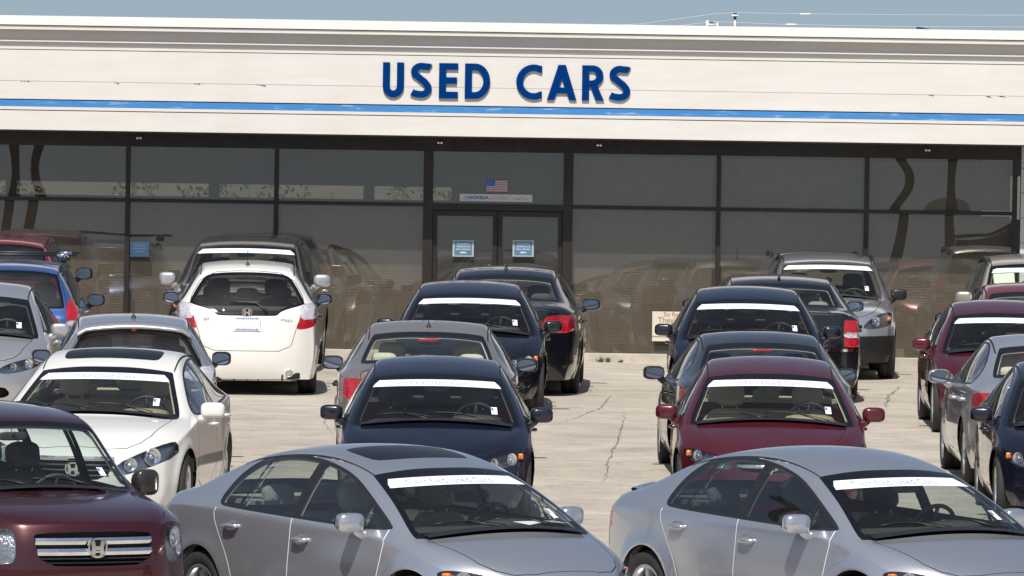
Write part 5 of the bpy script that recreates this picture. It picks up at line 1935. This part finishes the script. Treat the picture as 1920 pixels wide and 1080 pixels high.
MODELS['crossover_clad'] = dict(MODELS['crossover'], clad=.60)
# ---------------------------------------------------------------- the cars
def aerial(root, P, sub, X, h=.20, rake=.05):
    z = surf_at(P, X, 0, P['H'] - .25)[2]
    mb = MB()
    mb.lathe([(0, .03), (.014, .028), (.026, .0), (.026, -.01)], 'Z', 12)
    mb.tube([(0, 0, .02), (0, rake, h)], .0045, 6)
    child(root, 'aerial', mb, [M['trim']], (0, X - P['L'] / 2, z))
def paper(root, P, y, z, w, h, mat='green_paper'):
    g = P['_glass']
    mb = MB()
    mb.add([(y + a, float(g(y + a, z + b)) + .012, z + b) for a, b in ((-w, h), (w, h), (w, -h), (-w, -h))], [(0, 1, 2, 3)])
    child(root, 'paper_sheet', mb, [M[mat]])
def dash_paper(root, P, sub):
    mb = MB()
    x0 = P['dash_x'] - P['L'] / 2 - .16
    vs = []
    for i in range(5):
        t = i / 4
        vs += [(.28 + .34 * t, x0 - .02 + .01 * math.sin(t * 5), P['belt_z'] - .010 + .015 * math.sin(t * 3)), (.26 + .34 * t, x0 + .16, P['belt_z'] + .003)]
    mb.add(vs, [(2 * i, 2 * i + 1, 2 * i + 3, 2 * i + 2) for i in range(4)])
    child(root, 'paper_sheet', mb, [M['paper']])
def lip_spoiler(root, P, sub, X0=4.30, w=.56, h=.05):
    mb = MB()
    vs, n = [], 12
    for i in range(n + 1):
        y = -w + 2 * w * i / n
        p = surf_at(P, X0 - .10 * (y / w) ** 2, y, .8)
        x, z = X0 - .10 * (y / w) ** 2 - P['L'] / 2, p[2]
        k = 1 - .6 * (abs(y) / w) ** 6
        vs += [(y, x - .10, z + .004), (y, x + .02, z + h * k), (y, x + .05, z + h * k - .012), (y, x + .03, z - .01)]
    fs = []
    for i in range(n):
        for e in range(3):
            fs.append((i * 4 + e, i * 4 + e + 1, i * 4 + 5 + e, i * 4 + 4 + e))
    mb.add(vs, fs)
    child(root, 'boot_spoiler', mb, [sub['paint_slot']])
def roof_spoiler(root, P, sub, w=.56, out=.16, drop=.05):
    L, H = P['L'], P['H']
    mb = MB()
    X0 = P['st'][8][0] - .10
    vs, n = [], 14
    for i in range(n + 1):
        y = -w + 2 * w * i / n
        p = surf_at(P, X0, y, H - .3)
        z = p[2] + .008
        vs += [(y, X0 - L / 2 - .12, z), (y, X0 - L / 2 + .06, z + .004), (y, X0 - L / 2 + out + .10, z - drop + .012), (y, X0 - L / 2 + out + .10, z - drop - .018), (y, X0 - L / 2 + .05, z - drop - .03)]
    fs = []
    for i in range(n):
        for e in range(4):
            fs.append((i * 5 + e, i * 5 + e + 1, i * 5 + 6 + e, i * 5 + 5 + e))
    mb.add(vs, fs)
    child(root, 'roof_spoiler', mb, [sub['paint_slot']])
    mb = MB(); mb.box((0, X0 - L / 2 + out + .102, H - .055 - drop - .012), (.05, .01, .012))
    child(root, 'brake_light', mb, [M['red_lens']])
def high_brake(root, P, sub):
    X = P['st'][9][0]
    p = surf_at(P, P['st'][8][0] + .22, 0, 1.1)
    mb = MB(); mb.rbox((0, p[1] - .03, p[2] - .03), (.22, .05, .03), .5)
    child(root, 'brake_light', mb, [M['red_lens']])

def hatch_extra(root, P, sub):
    L = P['L']
    # rear wiper, badge, trade plate, exhaust, roof ditch ends
    p = surf_at(P, 3.93, .05, .95, 1.06)
    mb = MB()
    pts = []
    for (y, z) in ((-.20, 1.075), (-.05, 1.085), (.10, 1.075), (.19, 1.02), (.23, .965)):
        V, N = P['_surf']
        d = np.hypot(V[:, 0] + y, V[:, 2] - z) + 10 * (V[:, 1] < .8)
        q = V[np.argmin(d)]
        pts.append((-y, q[1] + .022, z))
    mb.tube(pts, [.006, .008, .010, .013, .016], 6)
    child(root, 'rear_wiper', mb, [M['trim']])
    def rear(y, z):
        V, N = P['_surf']
        d = np.hypot(V[:, 0] - y, V[:, 2] - z) + 10 * (V[:, 1] < .8)
        return V[np.argsort(d)[:3], 1].mean()
    e = child(root, 'emblem', emblem_mesh(.125, .10), None, (0, rear(0, .965) + .016, .965))
    e.rotation_euler = (0, 0, math.pi)
    V, N = P['_surf']
    mb = MB(); mb.box((0, 0, 0), (.31, .008, .165))
    pl = child(root, 'trade_plate', mb, [M['paper']], (0, rear(0, .80) + .016, .835))
    for dz, h in ((.062, .022), (-.066, .026)):
        mb = MB()
        for k in range(10):
            mb.box((-.12 + k * .0262, .0055, dz), (.015 if k % 3 else .020, .003, h * (.6 if k % 2 else .75)))
        c_ = child(pl, 'lettering', mb, [M['blue_ink']])
    mb = MB(); mb.prism([(-.05, -.012), (.05, .014), (.05, .020), (-.05, -.002)], .0045, .006)
    child(pl, 'swoosh', mb, [M['banner_pink']])
    for y, w in ((.47, .13), (-.46, .10)):
        t = text_mesh('badge', 'FIT' if y > 0 else 'SPORT', .045, M['chrome'], depth=.003, spacing=1.1)
        t.transform(Matrix.Rotation(R(180), 4, 'Z') @ Matrix.Rotation(R(90), 4, 'X'))
        child(root, 'badge', t, None, (y, rear(y, .87) + .010, .885))
    mb = MB(); mb.lathe([(.030, -.10), (.034, 0), (.044, .004), (.046, -.03), (.046, -.12)], 'Y', 18)
    child(root, 'exhaust_pipe', mb, [M['chrome']], (-.50, L / 2 - .03, .265))
    mb = MB(); mb.rbox((0, L / 2 - .17, .235), (1.25, .16, .10), .4)
    for y in (-.42, -.14, .14, .42):
        mb.box((y, L / 2 - .10, .21), (.02, .06, .08))
    child(root, 'bumper_valance', mb, [M['trim']])
    aerial(root, P, sub, 3.30, .17, .02)

def rack_extra(root, P, sub):
    for X in (3.5, 2.6):
        z = P['H'] + .085
        mb = MB()
        mb.tube([(-.80, X - P['L'] / 2, z), (.80, X - P['L'] / 2, z)], .016, 8)
        c = child(root, 'cross_bar', mb, [M['trim']])
        for sg in (1, -1):
            mb = MB(); mb.tube([(sg * .56, X - P['L'] / 2, z), (sg * .70, X - P['L'] / 2, z)], .024, 10)
            child(c, 'end_clamp', mb, [M['chrome']])
            mb = MB(); mb.tube([(sg * .64, X - P['L'] / 2, z - .09), (sg * .66, X - P['L'] / 2, z)], .035, 8)
            child(c, 'foot', mb, [M['trim']])
def black_wing(root, P, sub):
    pass

def chrysler_extra(root, P, sub):
    L = P['L']
    mb = MB()
    vs, n = [], 20
    V, N = P['_surf']
    def rear(y, z):
        d = np.hypot(V[:, 0] - y, V[:, 2] - z) + 10 * (V[:, 1] < L / 2 - .7)
        return V[np.argsort(d)[:3], 1].mean()
    for i in range(n + 1):
        y = -.88 + 1.76 * i / n
        for dz in (.016, -.016):
            vs.append((y, rear(y, .64) + .012, .64 + dz))
    mb.add(vs, [(2 * i, 2 * i + 1, 2 * i + 3, 2 * i + 2) for i in range(n)])
    child(root, 'bumper_strip', mb, [M['chrome']])
    e = MB(); e.rbox((0, 0, 0), (.16, .02, .06), .6)
    child(root, 'emblem', e, [M['chrome']], (0, rear(0, .93) + .01, .93))
    z = surf_at(P, 3.62, 0, 1.2)[2]
    mb = MB(); mb.rbox((0, 0, .012), (.035, .09, .05), .7)
    child(root, 'aerial', mb, [M['trim']], (.02, 3.62 - L / 2, z))
    aerial(root, P, sub, 2.5, .16, .0)

B = ('banner', 'sticker')
def combo(*fs):
    return lambda r, P, s: [f(r, P, s) for f in fs]
fin = lambda X: (lambda r, P, s: aerial(r, P, s, X, .07, .05))

# nearest row
place_car('compact', 'sedan', 'silver four-door sedan with open dark sunroof, nearest car left of centre', (-.76, 53.2), 35, 'silver_cool', 'cabin_grey', 'dash', opts=B + ('sunroof',), edge='edge_guard', extra=dash_paper)
place_car('compact', 'sedan', 'silver four-door sedan with plain roof and rear lip spoiler, nearest car at right', (2.44, 53.8), 32, 'silver_cool', 'cabin_dark', opts=B, edge='edge_guard', extra=lip_spoiler)
place_car('square_suv', 'suv', 'dark maroon SUV with wide chrome grille in the bottom left corner', (-3.85, 54.05), 26, 'dark_maroon', 'cabin_dark', opts=('sticker', 'rails'), scale=.94, cap='graphite')
# second row
place_car('midsize', 'sedan', 'white sedan with dark sunroof and big headlamps behind the maroon SUV', (-3.60, 67.3), -4.5, 'white', 'cabin_tan', 'dash_tan', opts=B + ('sunroof',))
place_car('compact', 'sedan', 'navy sedan with white banner directly behind the silver sunroof sedan', (-.667, 67.8), .5, 'navy', 'cabin_dark', opts=B, rglass='glass')
place_car('compact', 'sedan', 'maroon sedan with tan seats behind the right silver sedan', (2.38, 68.8), -.5, 'maroon', 'cabin_tan', 'dash_tan', opts=B)
place_car('compact', 'sedan', 'dark blue-black sedan cut off by the right edge in front of the silver sedan', (5.27, 69.2), 0, 'navy', 'cabin_dark', opts=('sticker',))
# third row, tails toward us
place_car('hatch', 'hatchback', 'grey hatchback with roof spoiler and aerial seen from behind over the white sedan', (-3.82, 75.2), 183.5, 'silver_grey', 'cabin_grey', rglass='glass_dark', cap='black_blue', extra=combo(roof_spoiler, lambda r, P, s: aerial(r, P, s, 3.12, .24, .02)))
place_car('midsize', 'sedan', 'champagne sedan with pale headrests seen from behind over the navy sedan', (-.83, 75.9), 180, 'champagne', 'lining_light', rglass='glass', cap='trim', extra=combo(high_brake, fin(3.5)))
place_car('midsize', 'sedan', 'dark slate sedan seen from behind over the maroon sedan', (2.45, 75.15), 181.6, 'slate', 'cabin_dark', rglass='glass', cap='trim', scale=.98, extra=combo(high_brake))
place_car('midsize', 'sedan', 'silver sedan with large red tail lamp at the right edge behind the blue-black car', (5.35, 74.9), 181, 'silver', 'lining_light', rglass='glass', extra=combo(high_brake))
# fourth row
place_car('compact', 'sedan', 'silver sedan cut off by the left edge in front of the blue wagon', (-6.04, 84.7), 0, 'silver', 'cabin_dark', opts=('sticker',), scale=1.02)
place_car('hatch', 'hatchback', 'white hatchback seen from behind with paper trade plate and black rear window', (-3.24, 91.4), 182, 'white', 'cabin_dark', rglass='glass', cap='black_blue', scale=1.03, extra=hatch_extra)
place_car('compact', 'sedan', 'blue-black sedan with banner in the middle lane in front of the far dark sedan', (-.49, 87.4), 0, 'black_blue', 'cabin_dark', opts=B, scale=1.03, cap='black_blue')
place_car('compact', 'sedan', 'deep navy sedan with banner in the right lane beside the cream board', (2.74, 87.0), -.5, 'navy', 'cabin_dark', opts=B, scale=1.03)
place_car('compact', 'sedan', 'maroon sedan with banner at the right edge behind the silver sedan', (5.57, 84.85), 0, 'maroon', 'cabin_dark', opts=B)
# fifth row, tails toward us
place_car('crossover', 'wagon', 'bright blue wagon with roof rack seen from behind at the left edge', (-5.94, 89.3), 181, 'blue', 'cabin_dark', rglass='glass_dark', cap='trim', opts=('rails',), scale=.97, extra=rack_extra)
place_car('midsize', 'sedan', 'far dark navy sedan seen from behind in front of the entrance', (-.05, 92.6), 178.5, 'black_blue', 'cabin_dark', rglass='glass', scale=1.03, extra=fin(3.4))
place_car('full_size', 'sedan', 'black sedan with tall red tail lamp and chrome bumper strip in the right lane', (3.25, 92.0), 181, 'black_blue', 'cabin_grey', rglass='glass', extra=chrysler_extra)
place_car('midsize', 'sedan', 'bright red sedan roof seen from behind over the maroon sedan at right', (6.28, 90.6), 180, 'red', 'cabin_dark', rglass='glass', cap='black_blue', extra=fin(3.5))
# last row against the building
place_car('crossover', 'suv', 'red SUV roof showing over the blue wagon at the left edge', (-6.6, 97.1), 180, 'red', 'cabin_dark', rglass='glass_dark', sglass='glass_side', cap='trim', scale=1.02)
place_car('crossover', 'suv', 'dark grey SUV with banner and silver mirrors behind the white hatchback', (-3.42, 97.0), -2, 'graphite', 'cabin_dark', opts=B, cap='silver', scale=1.03)
place_car('crossover_clad', 'suv', 'silver SUV with black lower bumper by the shop window at right', (4.11, 97.7), 0, 'silver_cool', 'cabin_dark', opts=B + ('rails',), cap='trim', scale=.95)
place_car('crossover', 'suv', 'beige SUV with banner and pale paper in its windscreen at the far right edge', (6.7, 95.4), 0, 'beige', 'cabin_grey', opts=B + ('rails',), extra=lambda r, P, s: paper(r, P, -.46, 1.40, .13, .09))
